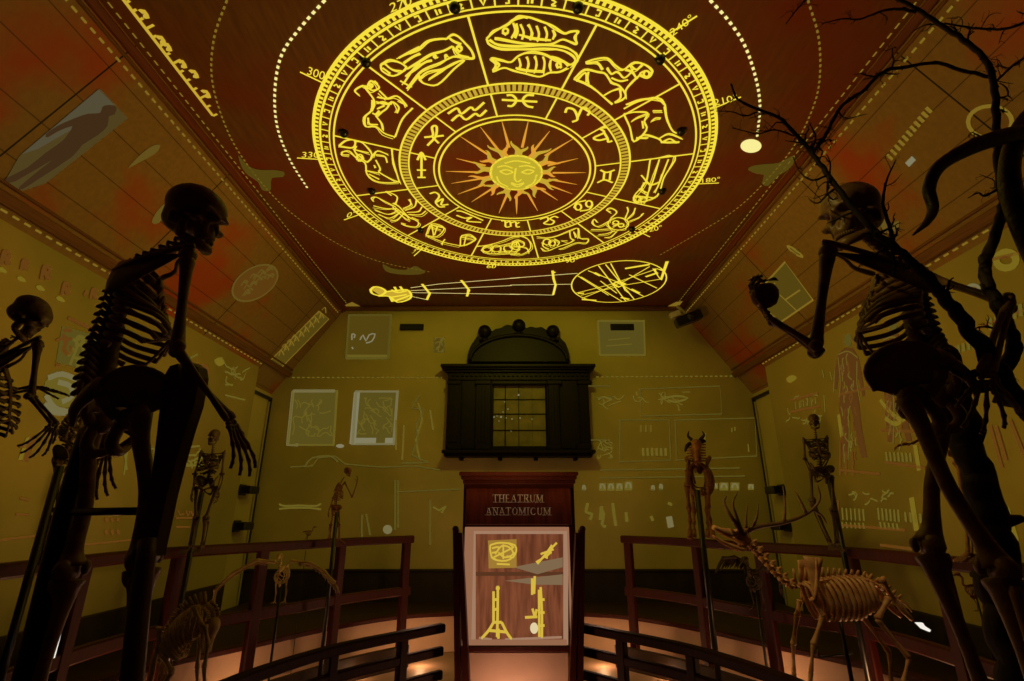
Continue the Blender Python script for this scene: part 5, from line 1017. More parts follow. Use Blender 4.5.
def hand(root, Wp, hd, pn, sd, s, m, curl, spread, big):
    """carpals, metacarpals and five jointed fingers; pn points out of the palm"""
    wv = nrm(np.cross(pn, hd)); mb = MB(); n = 8 if big else 5
    for i, (a, b) in enumerate([(-.014, .008), (0, .006), (.013, .009), (-.018, .022), (-.006, .023), (.006, .023), (.018, .021)]): mb.ell(Wp + wv * a * s + hd * b * s, V(.009, .009, .008) * s, None, 8, 6)
    hb = None; fing = []
    ln = [(.062, .038, .022, .016), (.066, .043, .027, .017), (.060, .040, .025, .017), (.054, .032, .019, .015)]
    for i in range(4):
        o = (i - 1.5); base = Wp + hd * .026 * s + wv * o * .011 * s; d = nrm(hd + wv * o * spread); P = [base, base + d * ln[i][0] * s]
        mb.tube([P[0], P[0] * .5 + P[1] * .5, P[1]], np.array([.007, .0048, .0075]) * s, n, 3)
        f = [P[1]]; c = 0
        for j, l in enumerate(ln[i][1:]):
            c += curl * (.5 if j == 0 else 1.0) * (1 + .12 * i); dd = d * math.cos(c) + pn * math.sin(c); f.append(f[-1] + dd * l * s)
        fing.append(f)
    t0 = Wp + hd * .018 * s - wv * .020 * s; td = nrm(hd * .75 - wv * .75 + pn * .35); t1 = t0 + td * .042 * s; td2 = nrm(td + hd * .3 + pn * curl * .6); t2 = t1 + td2 * .032 * s; t3 = t2 + nrm(td2 + hd * .25 + pn * curl * .5) * .024 * s
    mb.tube([t0, (t0 + t1) / 2, t1], np.array([.0075, .0055, .008]) * s, n, 3); fing.append([t1, t2, t3])
    if big: hb = mb.build('hand', m, root)
    for f in fing:
        k = MB() if big else mb; P = []; R = []
        for j in range(len(f) - 1): P += [f[j], f[j] * .55 + f[j + 1] * .45, f[j + 1] * .98 + f[j] * .02]; R += [.0072 - j * .0006, .0044, .0066 - j * .0006]
        k.tube(P, np.array(R) * s, n, 2)
        if big: k.build('finger', m, hb)
    if not big: mb.build('hand', m, root)
    return hb

# ---- the two big skeletons at the front
def pix(L, k=1.0): return [atY(u, v, Y * k) for u, v, Y in L]
EV = 1.0
A_ = lambda u, v, Y: atY(u, v, Y)
FA = nrm(V(.86, .5, -.02))
J = dict(s=1.0, base=V(-1.2, 1.6, 1.2), head=A_(196, 214, 1.60), face=V(.93, -.12, -.18), headup=V(.16, 0, 1), hs=1.16, bt=1.3, pq=1.05, vk=1.5, spl=.6,
         spine=[A_(190, 240, 1.61), A_(172, 250, 1.62), A_(148, 262, 1.63), A_(126, 290, 1.64), A_(117, 325, 1.63), A_(108, 362, 1.61), A_(106, 392, 1.58)],
         chest=nrm(V(.82, .45, -.35)), pelf=nrm(V(.86, .45, .1)),
         shR=A_(188, 255, 1.48), elR=A_(177, 349, 1.44), wrR=A_(230, 420, 1.52), hdR=nrm(A_(250, 468, 1.55) - A_(230, 420, 1.52)), pnR=nrm(V(-.75, .2, -.5)), curlR=.22, spreadR=.2,
         shL=A_(120, 284, 1.78), elL=A_(104, 375, 1.86), wrL=A_(106, 448, 1.84), hdL=nrm(V(.05, .05, -1)), pnL=nrm(V(.8, -.2, -.1)), curlL=.2, spreadL=.16,
         hipR=A_(137, 418, 1.50), hipL=A_(96, 424, 1.62), knR=A_(143, 561, 1.46), anR=A_(128, 706, 1.42), toeR=nrm(V(.9, .4, -.1)),
         knL=A_(70, 572, 1.60), anL=A_(34, 700, 1.55), toeL=nrm(V(.9, .4, -.1)))
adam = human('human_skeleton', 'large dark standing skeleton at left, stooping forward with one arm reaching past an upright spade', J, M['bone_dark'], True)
FE = nrm(V(-.85, .5, 0))
J = dict(s=1.0, base=V(1.2, 1.6, 1.2), head=A_(851, 212, 1.55), face=nrm(V(-.92, -.30, -.12)), headup=nrm(V(-.12, 0, 1)), hs=1.14, bt=1.3, pq=1.12, vk=1.5, spl=.6,
         spine=[A_(864, 236, 1.58), A_(880, 248, 1.60), A_(897, 268, 1.61), A_(908, 298, 1.62), A_(914, 330, 1.60), A_(922, 352, 1.58), A_(926, 372, 1.55)],
         chest=nrm(V(-.88, .32, -.22)), pelf=nrm(V(-.8, .4, .1)),
         shL=A_(828, 252, 1.42), elL=A_(815, 349, 1.40), wrL=A_(771, 320, 1.46), hdL=nrm(V(-.45, .1, 1)), pnL=nrm(V(.75, -.35, .45)), curlL=.62, spreadL=.22,
         shR=A_(924, 276, 1.80), elR=A_(1009, 303, 1.52), wrR=A_(987, 374, 1.40), hdR=nrm(V(-.10, .0, -1)), pnR=nrm(V(-.8, -.4, -.1)), curlR=.32, spreadR=.3,
         hipL=A_(905, 398, 1.46), hipR=A_(948, 396, 1.62), knL=A_(1000, 572, 1.38), anL=A_(1046, 720, 1.30), toeL=nrm(V(-.85, .5, -.1)),
         knR=A_(929, 548, 1.60), anR=A_(985, 694, 1.50), toeR=nrm(V(-.85, .5, -.1)))
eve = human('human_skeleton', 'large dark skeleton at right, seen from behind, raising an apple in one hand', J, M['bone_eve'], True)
# apple held in the raised hand
p = A_(765, 296, 1.455); mb = MB()
prof = [(.002, -.030), (.016, -.036), (.030, -.028), (.040, -.006), (.041, .012), (.033, .030), (.018, .036), (.005, .028)]
mb.lathe(p, prof, 20); ap = tag(mb.build('apple', M['apple'], None, p), 'dark red apple held up in the bony hand of the right skeleton', 'apple')
mb = MB(); mb.tube([p + V(0, 0, .026), p + V(.004, 0, .045), p + V(.012, 0, .058)], [.0025, .0022, .003], 6, 2); mb.build('stem', M['bark'], ap)
for a in (.4, 2.7):
    mb = MB(); c = p + V(.008, 0, .05); d = V(math.cos(a), .2, .12); n = V(-d[1], d[0], 0)
    mb.plate([[c + d * t * .055 + n * w * .014 * math.sin(math.pi * min(t + .05, 1)) + V(0, 0, .008 * math.sin(3 * t)) for w in (-1, 0, 1)] for t in np.linspace(0, 1, 6)], .0015); mb.build('leaf', M['bark'], ap)
# spade standing upright in front of the left skeleton
sp_ = thing('spade', 'dark wooden spade standing blade up beside the left skeleton, under its reaching forearm', 'spade', A_(135, 690, 1.40))
def sl(L, Y, dep, name, m, par):
    mb = MB(); P = [A_(u, v, Y - .0006 * (v - 380)) for u, v in L]; mb.prism(P, V(.012, dep, 0)); return mb.build(name, m, par)
sl([(165, 374), (170, 366), (178, 363.5), (179.5, 386), (176, 408), (178.5, 408), (182, 386), (182, 362.5), (191, 362), (198, 367), (199.5, 377), (194, 405), (185, 432), (176, 462), (167, 495), (161, 522), (153, 556), (141, 556), (145, 520), (150, 488), (156, 440), (160, 405)], 1.52, .03, 'blade', M['spade'], sp_)
mb = MB(); mb.tube([A_(148, 540, 1.42), A_(139, 610, 1.38), A_(128, 720, 1.33)], [.022, .024, .024], 12, 3); mb.build('shaft', M['spade'], sp_)
mb = MB(); mb.tube([A_(140, 552, 1.43), A_(155, 552, 1.43)], .03, 10, 1); mb.build('collar', M['iron'], sp_)
st = thing('display_stand', 'thick slanting dark post with a crossbar holding up the left skeleton', 'stand', A_(20, 720, 1.52))
mb = MB(); mb.tube([A_(88, 430, 1.64), A_(65, 513, 1.62), A_(33, 649, 1.58), A_(13, 730, 1.56)], [.026, .028, .030, .031], 12, 3); mb.build('post', M['iron'], st)
mb = MB(); p, q = A_(74, 512, 1.58), A_(141, 511, 1.52); mb.tube([p, q], .011, 10, 1); mb.build('crossbar', M['iron'], st)
for i, (x, y, t) in enumerate([(-1.22, 1.55, 'plinth under the left big skeleton and its spade'), (1.24, 1.5, 'plinth under the right big skeleton and the tree'), (-2.35, 2.35, 'plinth under the reaching skeleton at the far left edge')]):
    mb = MB(); h = 1.12 if i < 2 else .9; mb.box(V(x, y, h / 2), (.7, .6, h), None, .02); mb.box(V(x, y, .06), (.78, .68, .12), None, .015); mb.box(V(x, y, h - .02), (.76, .66, .06), None, .015)
    tag(mb.build('plinth', M['deck'], None, V(x, y, 0)), 'dark wooden ' + t, 'plinth')

# ------------------------------------------------------------------ tree and snake
tr = thing('bare_tree', 'black leafless tree at right with twisting branches above and behind the right skeleton', 'tree', V(1.55, 1.55, 1.13))
def twigs(mb, pts, rad, n, L, seed, lev=1):
    r = np.random.default_rng(seed)
    for k in range(n):
        i = r.integers(1, len(pts) - 1); p = pts[i]; t = nrm(pts[min(i + 1, len(pts) - 1)] - pts[i - 1])
        d = nrm(t * r.uniform(.2, 1.0) + r.normal(size=3) * V(.8, .35, .8)); l = L * r.uniform(.4, 1.1); P = [p]
        for j in range(4): d = nrm(d + r.normal(size=3) * .45); P.append(P[-1] + d * l / 4)
        rr = min(rad[i] * .5, .0048); mb.tube(P, [rr, rr * .9, rr * .75, rr * .6, rr * .35], 5, 2)
        if lev and l > L * .45: twigs(mb, np.array(P), [rr * .9] * 5, 3, l * .55, int(r.integers(1e6)), lev - 1)
def limb(L, Y0, Y1, w0, w1, ntw=0, tl=.12, seed=1, name='branch', knob=.18):
    r = np.random.default_rng(seed + 50); n = len(L); P = []
    for i, (u, v) in enumerate(L): P.append(A_(u, v, Y0 + (Y1 - Y0) * i / (n - 1)))
    Q = cr(np.array(P), 5); m = len(Q); R = np.array([(w0 + (w1 - w0) * (i / (m - 1)) ** .8) * (1 + knob * r.normal() * .22) for i in range(m)]); Q[1:-1] += r.normal(size=(m - 2, 3)) * (R[1:-1, None] * .13)
    mb = MB(); mb.tube(Q, np.maximum(R, .0015), 9, 2); twigs(mb, Q, R, int(ntw * 1.7), tl, seed, 2 if tl > .1 else 1)
    for k in range(int(m / 4)):
        i = r.integers(2, m - 2); d = nrm(r.normal(size=3)); mb.tube([Q[i], Q[i] + d * R[i] * 1.1, Q[i] + d * R[i] * (1.5 + r.uniform(0, .7))], [R[i] * .55, R[i] * .4, R[i] * .22], 6, 1)
    return mb.build(name, M['bark'], tr)
limb([(1050, 760), (1030, 700), (1012, 640), (997, 560), (985, 500), (972, 450), (960, 405), (952, 370)], 1.62, 1.76, .060, .040, 3, .06, 1, 'trunk', .1)
limb([(1180, 760), (1150, 640), (1110, 540), (1070, 465), (1045, 430), (1012, 390), (988, 358), (964, 324), (946, 300), (930, 280), (912, 262)], 1.50, 1.40, .046, .013, 6, .07, 2)
limb([(912, 262), (890, 244), (872, 229), (845, 198), (826, 172), (811, 152), (795, 134), (780, 118), (757, 109), (738, 99), (731, 84)], 1.40, 1.42, .013, .003, 12, .14, 3)
limb([(1005, 400), (1000, 380), (1014, 348), (1003, 318), (987, 285), (985, 263), (994, 240), (1002, 212), (1001, 185), (998, 153), (996, 115), (993, 80), (985, 60), (967, 42), (945, 28), (929, 17), (914, 7), (885, -6)], 1.50, 1.55, .023, .007, 7, .13, 4)
limb([(916, 12), (900, 9), (883, 11), (860, 19), (841, 19), (822, 24)], 1.55, 1.55, .007, .002, 5, .09, 5)
limb([(993, 78), (978, 74), (963, 71), (937, 63), (906, 67), (883, 72), (864, 90), (845, 103), (835, 116), (826, 134), (813, 153)], 1.55, 1.42, .007, .006, 8, .11, 6)
limb([(892, 245), (891, 232), (886, 215), (883, 202), (886, 183), (890, 172), (896, 160)], 1.42, 1.46, .008, .002, 4, .06, 7)
limb([(944, 23), (967, 27), (990, 29), (1010, 28), (1035, 18)], 1.55, 1.58, .003, .006, 5, .1, 8)
limb([(994, 84), (1008, 70), (1018, 62), (1040, 50)], 1.55, 1.58, .004, .005, 5, .11, 9)
limb([(757, 112), (745, 116), (732, 112), (716, 111)], 1.42, 1.44, .003, .0015, 3, .07, 10)
limb([(795, 136), (775, 130), (758, 134), (745, 131), (732, 128)], 1.42, 1.44, .003, .0015, 4, .07, 11)
limb([(826, 176), (812, 180), (800, 172), (793, 157)], 1.40, 1.42, .004, .0015, 3, .05, 12)
limb([(996, 190), (985, 196), (978, 193), (968, 198)], 1.5, 1.5, .005, .0015, 2, .05, 13)
limb([(786, 24), (798, 8), (812, -4), (830, -14)], 1.55, 1.55, .002, .004, 5, .08, 14)
limb([(985, 372), (975, 372), (966, 377), (955, 371)], 1.45, 1.43, .014, .006, 2, .05, 15)
sk_ = thing('snake', 'thick dark snake coiled over the tree at the right edge, tail hanging left', 'snake', A_(1015, 150, 1.45))
P = [A_(u, v, Y) for u, v, Y in [(1075, 330, 1.5), (1045, 275, 1.48), (1022, 225, 1.46), (1010, 185, 1.45), (1012, 152, 1.45), (1028, 118, 1.48), (1055, 104, 1.52), (1068, 122, 1.50), (1045, 132, 1.44), (1015, 134, 1.42), (985, 142, 1.41), (958, 154, 1.41), (938, 168, 1.41), (929, 188, 1.41), (933, 208, 1.41), (927, 222, 1.41), (913, 235, 1.41)]]
mb = MB(); mb.tube(P, [.030, .032, .032, .031, .030, .030, .030, .030, .029, .028, .026, .023, .020, .0185, .016, .011, .003], 14, 5); mb.build('body', M['snake'], sk_)
mb = MB(); h = P[0]; d = nrm(P[0] - P[1]); mb.ell(h + d * .05, V(.035, .03, .06), None, 14, 10); mb.build('head', M['snake'], sk_)

# ------------------------------------------------------------------ smaller human skeletons along the rails
def pole(root, a, Z=None, r=.022, name='support_pole'):
    mb = MB(); a = np.asarray(a); z = 0.0 if Z is None else Z
    mb.tube([a, V(a[0], a[1], z)], r, 10, 1); mb.lathe(V(a[0], a[1], z), [(r * 3.2, 0), (r * 3.2, .01), (r * 1.5, .025)], 14); return mb.build(name, M['iron'], root)
Y = 4.6
J = dict(s=.66, base=A_(196, 548, Y), head=A_(214, 436, Y - .01), face=V(.1, -1, -.15), headup=V(0, 0, 1), hs=.95, bt=1.15, spine=[A_(213, 444, Y + .03), A_(212.5, 450, Y + .04), A_(211, 463, Y + .05), A_(209, 474, Y + .03), A_(207, 482, Y + .04)], chest=V(.1, -1, 0), pelf=V(.1, -1, 0), cs=.95,
         shR=A_(201, 453, Y), elR=A_(195, 474, Y + .02), wrR=A_(193, 489, Y - .03), hdR=V(0, -.1, -1), pnR=V(.9, .3, 0), shL=A_(224, 453, Y), elL=A_(222, 474, Y + .02), wrL=A_(218, 490, Y - .03), hdL=V(0, -.1, -1), pnL=V(-.9, .3, 0),
         hipR=A_(203, 487, Y), hipL=A_(210, 487, Y), knR=A_(196, 518, Y - .02), anR=A_(191.5, 544, Y), toeR=V(0, -1, -.2), knL=A_(206, 518, Y - .02), anL=A_(202, 544, Y), toeL=V(.2, -1, -.2))
o = human('human_skeleton', 'small dark child skeleton facing us on the left rail, arms hanging', J, M['bone_child']); pole(o, A_(202, 492, Y + .09), 0.02)
Y = 4.52
J = dict(s=.66, base=A_(834, 546, Y), head=A_(814, 420.5, Y), face=nrm(V(-.5, -.8, -.1)), headup=V(0, 0, 1), hs=.95, bt=1.15, spine=[A_(815, 429, Y + .02), A_(816, 436, Y + .03), A_(818, 450, Y + .04), A_(820, 460, Y + .03), A_(821, 468, Y + .03)], chest=nrm(V(-.4, -1, 0)), pelf=nrm(V(-.4, -1, 0)), cs=.95,
         shR=A_(804, 440, Y), elR=A_(805, 459, Y), wrR=A_(810, 470, Y - .05), hdR=nrm(V(.7, -.2, -.5)), pnR=V(0, 1, 0), shL=A_(827, 438, Y), elL=A_(828, 457, Y), wrL=A_(822, 468, Y - .06), hdL=nrm(V(-.8, -.1, -.4)), pnL=V(0, 1, 0),
         hipR=A_(814, 474, Y), hipL=A_(829, 476, Y), knR=A_(812, 500, Y - .08), anR=A_(830, 541, Y), toeR=nrm(V(-.5, -1, -.2)), knL=A_(833, 510, Y - .02), anL=A_(836, 542, Y), toeL=nrm(V(-.3, -1, -.2)))
o = human('human_skeleton', 'small dark skeleton on the right rail above the stag antlers, arms folded at the hips', J, M['bone_child']); pole(o, A_(829, 478, Y + .10), 0.02)
Y = 5.95
J = dict(s=.48, base=A_(333, 540, Y), head=A_(348, 471, Y), face=nrm(V(.9, -.3, -.15)), headup=V(-.1, 0, 1), hs=.95, bt=1.1, spine=[A_(344.5, 477, Y), A_(342, 481, Y), A_(338, 491, Y), A_(336.5, 501, Y), A_(336, 508, Y)], chest=nrm(V(.8, -.5, -.2)), pelf=nrm(V(.8, -.5, 0)), cs=.85,
         shL=A_(345, 483, Y + .05), elL=A_(352, 497, Y), wrL=A_(357, 483, Y - .03), hdL=nrm(V(.1, 0, 1)), pnL=V(-.9, 0, .1), shR=A_(339, 484, Y - .06), elR=A_(333, 498, Y - .05), wrR=A_(329, 510, Y - .05), hdR=nrm(V(-.1, 0, -1)), pnR=V(.9, .2, 0),
         hipR=A_(334, 511, Y - .04), hipL=A_(338, 511, Y + .04), knR=A_(331, 525, Y - .05), anR=A_(330, 537, Y - .04), toeR=nrm(V(.8, -.4, -.2)), knL=A_(339, 525, Y + .02), anL=A_(339, 538, Y + .02), toeL=nrm(V(.8, -.4, -.2)))
o = human('monkey_skeleton', 'little reddish stooped skeleton with one raised hand on the left rail near the cabinet', J, M['bone_red']); pole(o, A_(337, 512, Y - .09), 0.02)
Y = 3.22
J = dict(s=.70, base=A_(50, 566, Y), head=A_(92, 388, Y), face=nrm(V(.8, .4, -.2)), headup=V(0, 0, 1), hs=.95, bt=1.1, spine=[A_(88, 400, Y), A_(85, 407, Y), A_(76, 422, Y), A_(71, 438, Y), A_(67, 450, Y)], chest=nrm(V(.8, -.4, -.1)), pelf=nrm(V(.8, -.4, 0)), cs=.95,
         shR=A_(74, 412, Y - .13), elR=A_(64, 440, Y - .14), wrR=A_(84, 452, Y - .2), hdR=nrm(V(.9, 0, -.3)), pnR=V(0, 1, 0), shL=A_(98, 412, Y + .1), elL=A_(100, 440, Y + .1), wrL=A_(96, 465, Y + .08), hdL=V(0, 0, -1), pnL=V(-1, 0, 0),
         hipR=A_(61, 462, Y - .05), hipL=A_(72, 462, Y + .05), knR=A_(59, 510, Y - .05), anR=A_(45, 558, Y), toeR=nrm(V(.9, -.4, -.1)), knL=A_(70, 510, Y), anL=A_(62, 558, Y), toeL=nrm(V(.9, -.4, -.1)))
o = human('human_skeleton', 'child skeleton standing behind the legs of the large left skeleton', J, M['bone_child']); pole(o, A_(60, 466, Y - .1), 0.02)
Y = 3.42
J = dict(s=.72, base=A_(975, 556, Y), head=A_(958, 388, Y), face=nrm(V(-.9, -.2, -.1)), headup=V(0, 0, 1), hs=.95, bt=1.1, spine=[A_(958, 400, Y), A_(959, 407, Y), A_(962, 424, Y), A_(962, 438, Y), A_(962, 450, Y)], chest=nrm(V(-.9, -.3, 0)), pelf=nrm(V(-.9, -.3, 0)), cs=.95,
         shL=A_(946, 414, Y - .1), elL=A_(928, 434, Y - .1), wrL=A_(911, 444, Y - .1), hdL=nrm(V(-1, 0, -.05)), pnL=V(0, -.2, -1), spreadL=.3, shR=A_(972, 414, Y + .1), elR=A_(978, 440, Y + .1), wrR=A_(972, 458, Y + .1), hdR=nrm(V(-.3, 0, -1)), pnR=V(-1, 0, 0),
         hipL=A_(958, 462, Y - .05), hipR=A_(968, 460, Y + .05), knL=A_(966, 506, Y - .05), anL=A_(968, 551, Y), toeL=nrm(V(-.9, -.3, -.1)), knR=A_(975, 504, Y), anR=A_(980, 551, Y), toeR=nrm(V(-.9, -.3, -.1)))
o = human('human_skeleton', 'brown child skeleton behind the right big skeleton, stretching one hand to the left', J, M['bone_far']); pole(o, A_(966, 466, Y + .1), 0.02)
Y = 2.42
J = dict(s=.95, base=V(-2.5, 2.4, 1.0), head=A_(31, 315, Y), face=nrm(V(.75, .35, -.55)), headup=nrm(V(.45, .2, 1)), hs=1.0, bt=1.1, spine=[A_(20, 336, Y), A_(10, 344, Y), A_(-8, 362, Y), A_(-20, 395, Y), A_(-30, 430, Y), A_(-36, 470, Y)], chest=nrm(V(.85, .2, -.3)), pelf=nrm(V(.85, .3, 0)),
         shR=A_(38, 344, Y - .20), elR=A_(31, 397, Y - .2), wrR=A_(54, 424, Y - .2), hdR=nrm(V(-.35, 0, -.8)), pnR=V(-.8, .2, .2), curlR=.3, spreadR=.25, shL=A_(5, 345, Y + .2), elL=A_(-6, 395, Y + .18), wrL=A_(34, 387, Y + .1), hdL=nrm(V(1, 0, -.16)), pnL=nrm(V(0, -.1, -1)), curlL=.08, spreadL=.22,
         hipR=A_(-44, 490, Y - .09), hipL=A_(-28, 490, Y + .09), knR=A_(-60, 590, Y - .1), anR=A_(-100, 690, Y - .1), toeR=nrm(V(.9, .3, -.1)), knL=A_(-50, 590, Y + .1), anL=A_(-80, 690, Y + .1), toeL=nrm(V(.9, .3, -.1)))
o = human('human_skeleton', 'dark skeleton cut off by the far left edge, both hands reaching right', J, M['bone_child'], True)

# ------------------------------------------------------------------ animal skeletons
def qskull(root, back, nose, up, s, m, jaw=.12, name='skull'):
    d = nrm(nose - back); L = np.linalg.norm(nose - back); A = frame(d, up); mb = MB()
    P = [back, back + d * L * .12 + A[2] * L * .05, back + d * L * .3 + A[2] * L * .06, back + d * L * .5 + A[2] * L * .03, back + d * L * .75, nose]
    mb.tube(P, np.array([.12, .20, .21, .15, .10, .07]) * L, 12, 4, .85, A[2])
    for sd in (-1, 1):
        c = back + d * L * .36 + A[0] * sd * L * .155 + A[2] * L * .04
        mb.tube([c + d * L * .075 * math.cos(a) + A[2] * L * .07 * math.sin(a) for a in np.linspace(0, 2 * math.pi, 13)[:-1]], .018 * L, 6, 1, closed=True)
        mb.tube([back + d * L * .16 + A[0] * sd * L * .15, back + d * L * .3 + A[0] * sd * L * .18 - A[2] * L * .05, back + d * L * .5 + A[0] * sd * L * .12 - A[2] * L * .06], .018 * L, 6, 2)
        for k in range(6): mb.ell(back + d * L * (.5 + .05 * k) + A[0] * sd * L * .06 - A[2] * L * .07, V(.018, .018, .03) * L, None, 6, 4)
    sk = mb.build(name, m, root); mb = MB()
    for sd in (-1, 1):
        mb.tube([back + d * L * .15 + A[0] * sd * L * .12 - A[2] * L * .04, back + d * L * .14 + A[0] * sd * L * .11 - A[2] * L * .2, back + d * L * .3 + A[0] * sd * L * .09 - A[2] * L * (.22 + jaw * .2), back + d * L * .65 + A[0] * sd * L * .045 - A[2] * L * (.16 + jaw * .8), back + d * L * .96 - A[2] * L * (.09 + jaw)], np.array([.03, .055, .045, .03, .022]) * L, 8, 3, 1.3, A[2])
    mb.build('mandible', m, sk); return sk, A, L
def quad(name, label, cat, m, base, skull, neck, spine, legs, rib, scap, big=True, skull_up=V(0, 0, 1), vs=1.0, tail=None, jaw=.12):
    root = thing(name, label, cat, base)
    sk = qskull(root, np.asarray(skull[0]), np.asarray(skull[1]), skull_up, vs, m, jaw)
    for nm, pts, n, spin in (('neck', neck, 7, .5), ('backbone', spine, 19, 1.0)):
        q = cr(np.array(pts, float), 8); d = np.r_[0, np.cumsum(np.linalg.norm(np.diff(q, axis=0), axis=1))]; mb = MB()
        mb.tube(q, .010 * vs, 8, 1)
        for k in range(n):
            t = d[-1] * (k + .5) / n; p = np.array([np.interp(t, d, q[:, c]) for c in range(3)]); p2 = np.array([np.interp(t + .01, d, q[:, c]) for c in range(3)]); T = nrm(p2 - p); U = nrm(V(0, 0, 1) - T * T[2]); R = np.cross(T, U)
            r = (.034 if nm == 'neck' else .019) * vs
            mb.tube([p - T * .016 * vs, p, p + T * .016 * vs], [r, r * .75, r], 8, 1)
            h = (.035 if nm == 'neck' else (.085 - .055 * min(k / 9, 1))) * vs * spin
            mb.tube([p + U * r * .7, p + U * (r + h) + T * h * .35], [.010 * vs, .006 * vs], 6, 1, 1.4, T)
            w = (.035 if nm == 'neck' or k > 11 else .022) * vs
            for sd in (-1, 1): mb.tube([p, p + R * sd * (r + w) - U * .006 * vs], [.010 * vs, .005 * vs], 6, 1)
        mb.build(nm, m, root)
    q = cr(np.array(spine, float), 8); d = np.r_[0, np.cumsum(np.linalg.norm(np.diff(q, axis=0), axis=1))]; L = d[-1]
    t0, t1, n, wid, dep, slant = rib; ends = {-1: [], 1: []}; cage = MB()
    for k in range(n):
        a = k / (n - 1); t = L * (t0 + (t1 - t0) * a); p = np.array([np.interp(t, d, q[:, c]) for c in range(3)]); p2 = np.array([np.interp(t + .01, d, q[:, c]) for c in range(3)]); T = nrm(p2 - p); T2 = nrm(V(T[0], T[1], T[2] * .4)); U = nrm(V(0, 0, 1) - T2 * T2[2]); R = np.cross(T2, U)
        w = wid * (.55 + .45 * math.sin(math.pi * min(.12 + a * .75, 1))); h = dep * (.80 + .25 * math.sin(math.pi * (.2 + a * .5))) * (1 if a < .65 else 1 - (a - .65) * .7)
        for sd in (-1, 1):
            P = [p + R * sd * w * math.sin(math.pi * f) ** .8 - U * h * (1 - math.cos(math.pi * f)) / 2 + T2 * slant * f for f in np.linspace(.02, .86, 8)]
            mb = MB() if big else cage
            mb.tube(P, np.array([.008, .008, .0085, .009, .009, .009, .0085, .008]) * vs, 7 if big else 5, 3, 1.6, T2); ends[sd].append(P[-1])
            if big: mb.build('rib', m, root)
    mb = MB() if big else cage
    stn = [(ends[-1][i] + ends[1][i]) / 2 for i in range(0, n, 2)]; mb.tube(stn, np.linspace(.018, .008, len(stn)) * vs, 8, 3, .5, V(0, 0, 1))
    for i in range(n):
        for sd in (-1, 1): c = stn[min(i // 2, len(stn) - 1)]; mb.tube([ends[sd][i], c], .005 * vs, 5, 1)
    mb.build('breastbone' if big else 'rib_cage', m, root)
    for (top0, top1, bot, off) in scap:
        mb = MB(); g = [[np.asarray(top0) * (1 - w) * (1 - t) + np.asarray(top1) * w * (1 - t) + np.asarray(bot) * t + np.asarray(off) * .3 * math.sin(math.pi * w) for w in np.linspace(0, 1, 5)] for t in np.linspace(0, .93, 6)]
        mb.plate(g, .008 * vs); mid = np.asarray(top0) * .4 + np.asarray(top1) * .6; mb.tube([mid + np.asarray(off) * .3, (mid + np.asarray(bot)) / 2 + np.asarray(off) * .7, np.asarray(bot)], np.array([.005, .010, .016]) * vs, 6, 3); mb.build('scapula', m, root)
    e = np.asarray(spine[-2]); e2 = np.asarray(spine[-1]); T = nrm(e2 - e); R = nrm(np.cross(T, V(0, 0, 1))); mb = MB()
    for sd in (-1, 1): mb.tube([e - T * .10 * vs + R * sd * .09 * vs + V(0, 0, .02) * vs, e - T * .02 * vs + R * sd * .06 * vs - V(0, 0, .02) * vs, e + R * sd * .06 * vs + T * .05 * vs - V(0, 0, .06) * vs, e2 + R * sd * .05 * vs + T * .04 * vs - V(0, 0, .07) * vs], np.array([.028, .014, .022, .014]) * vs, 8, 4, .6, R)
    mb.build('pelvis', m, root)
    if tail is not None: mb = MB(); mb.tube(tail, np.linspace(.012, .004, len(tail)) * vs, 7, 4); mb.build('tail', m, root)
    for nm, P, R in legs:
        mb = MB(); P = [np.asarray(p) for p in P]
        for i in range(len(P) - 1): bone(mb, P[i], P[i + 1], R[i] * 1.65, R[i], R[i] * 1.6, None, 10)
        f = P[-1]; d = nrm(P[-1] - P[-2]); mb.tube([f - d * .01, f + d * .03 * vs + V(0, 0, 0), f + d * .055 * vs], np.array([.018, .02, .024]) * vs, 8, 1)
        mb.build(nm, m, root)
    return root, sk
Y = 3.8; B_ = lambda u, v, o=0: A_(u, v, Y + o)
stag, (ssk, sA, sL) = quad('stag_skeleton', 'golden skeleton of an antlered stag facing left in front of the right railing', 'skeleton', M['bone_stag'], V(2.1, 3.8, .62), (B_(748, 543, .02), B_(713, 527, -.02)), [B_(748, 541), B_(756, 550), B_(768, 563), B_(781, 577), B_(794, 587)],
    [B_(794, 587), B_(806, 583), B_(825, 579), B_(848, 577), B_(868, 580), B_(886, 591), B_(899, 602)],
    [('foreleg', [B_(812, 598, -.10), B_(823, 616, -.10), B_(813, 645, -.10), B_(811, 672, -.10), B_(809, 700, -.10)], [.014, .012, .009, .009]), ('foreleg', [B_(800, 600, .10), B_(797, 616, .10), B_(793, 645, .10), B_(794, 672, .10), B_(797, 700, .10)], [.014, .012, .009, .009]),
     ('hindleg', [B_(889, 598, -.07), B_(877, 619, -.09), B_(909, 658, -.09), B_(903, 682, -.09), B_(897, 704, -.09)], [.015, .012, .009, .009]), ('hindleg', [B_(876, 592, .07), B_(863, 617, .09), B_(889, 652, .09), B_(891, 682, .09), B_(886, 704, .09)], [.015, .012, .009, .009])],
    (.10, .66, 12, .105, .25, .05), [(B_(803, 556, -.07), B_(823, 558, -.07), B_(815, 600, -.11), V(0, -.03, 0)), (B_(798, 560, .07), B_(814, 560, .07), B_(802, 600, .11), V(0, .03, 0))], True, V(-.3, 0, 1), 1.0, [B_(899, 601), B_(906, 604), B_(912, 612)])
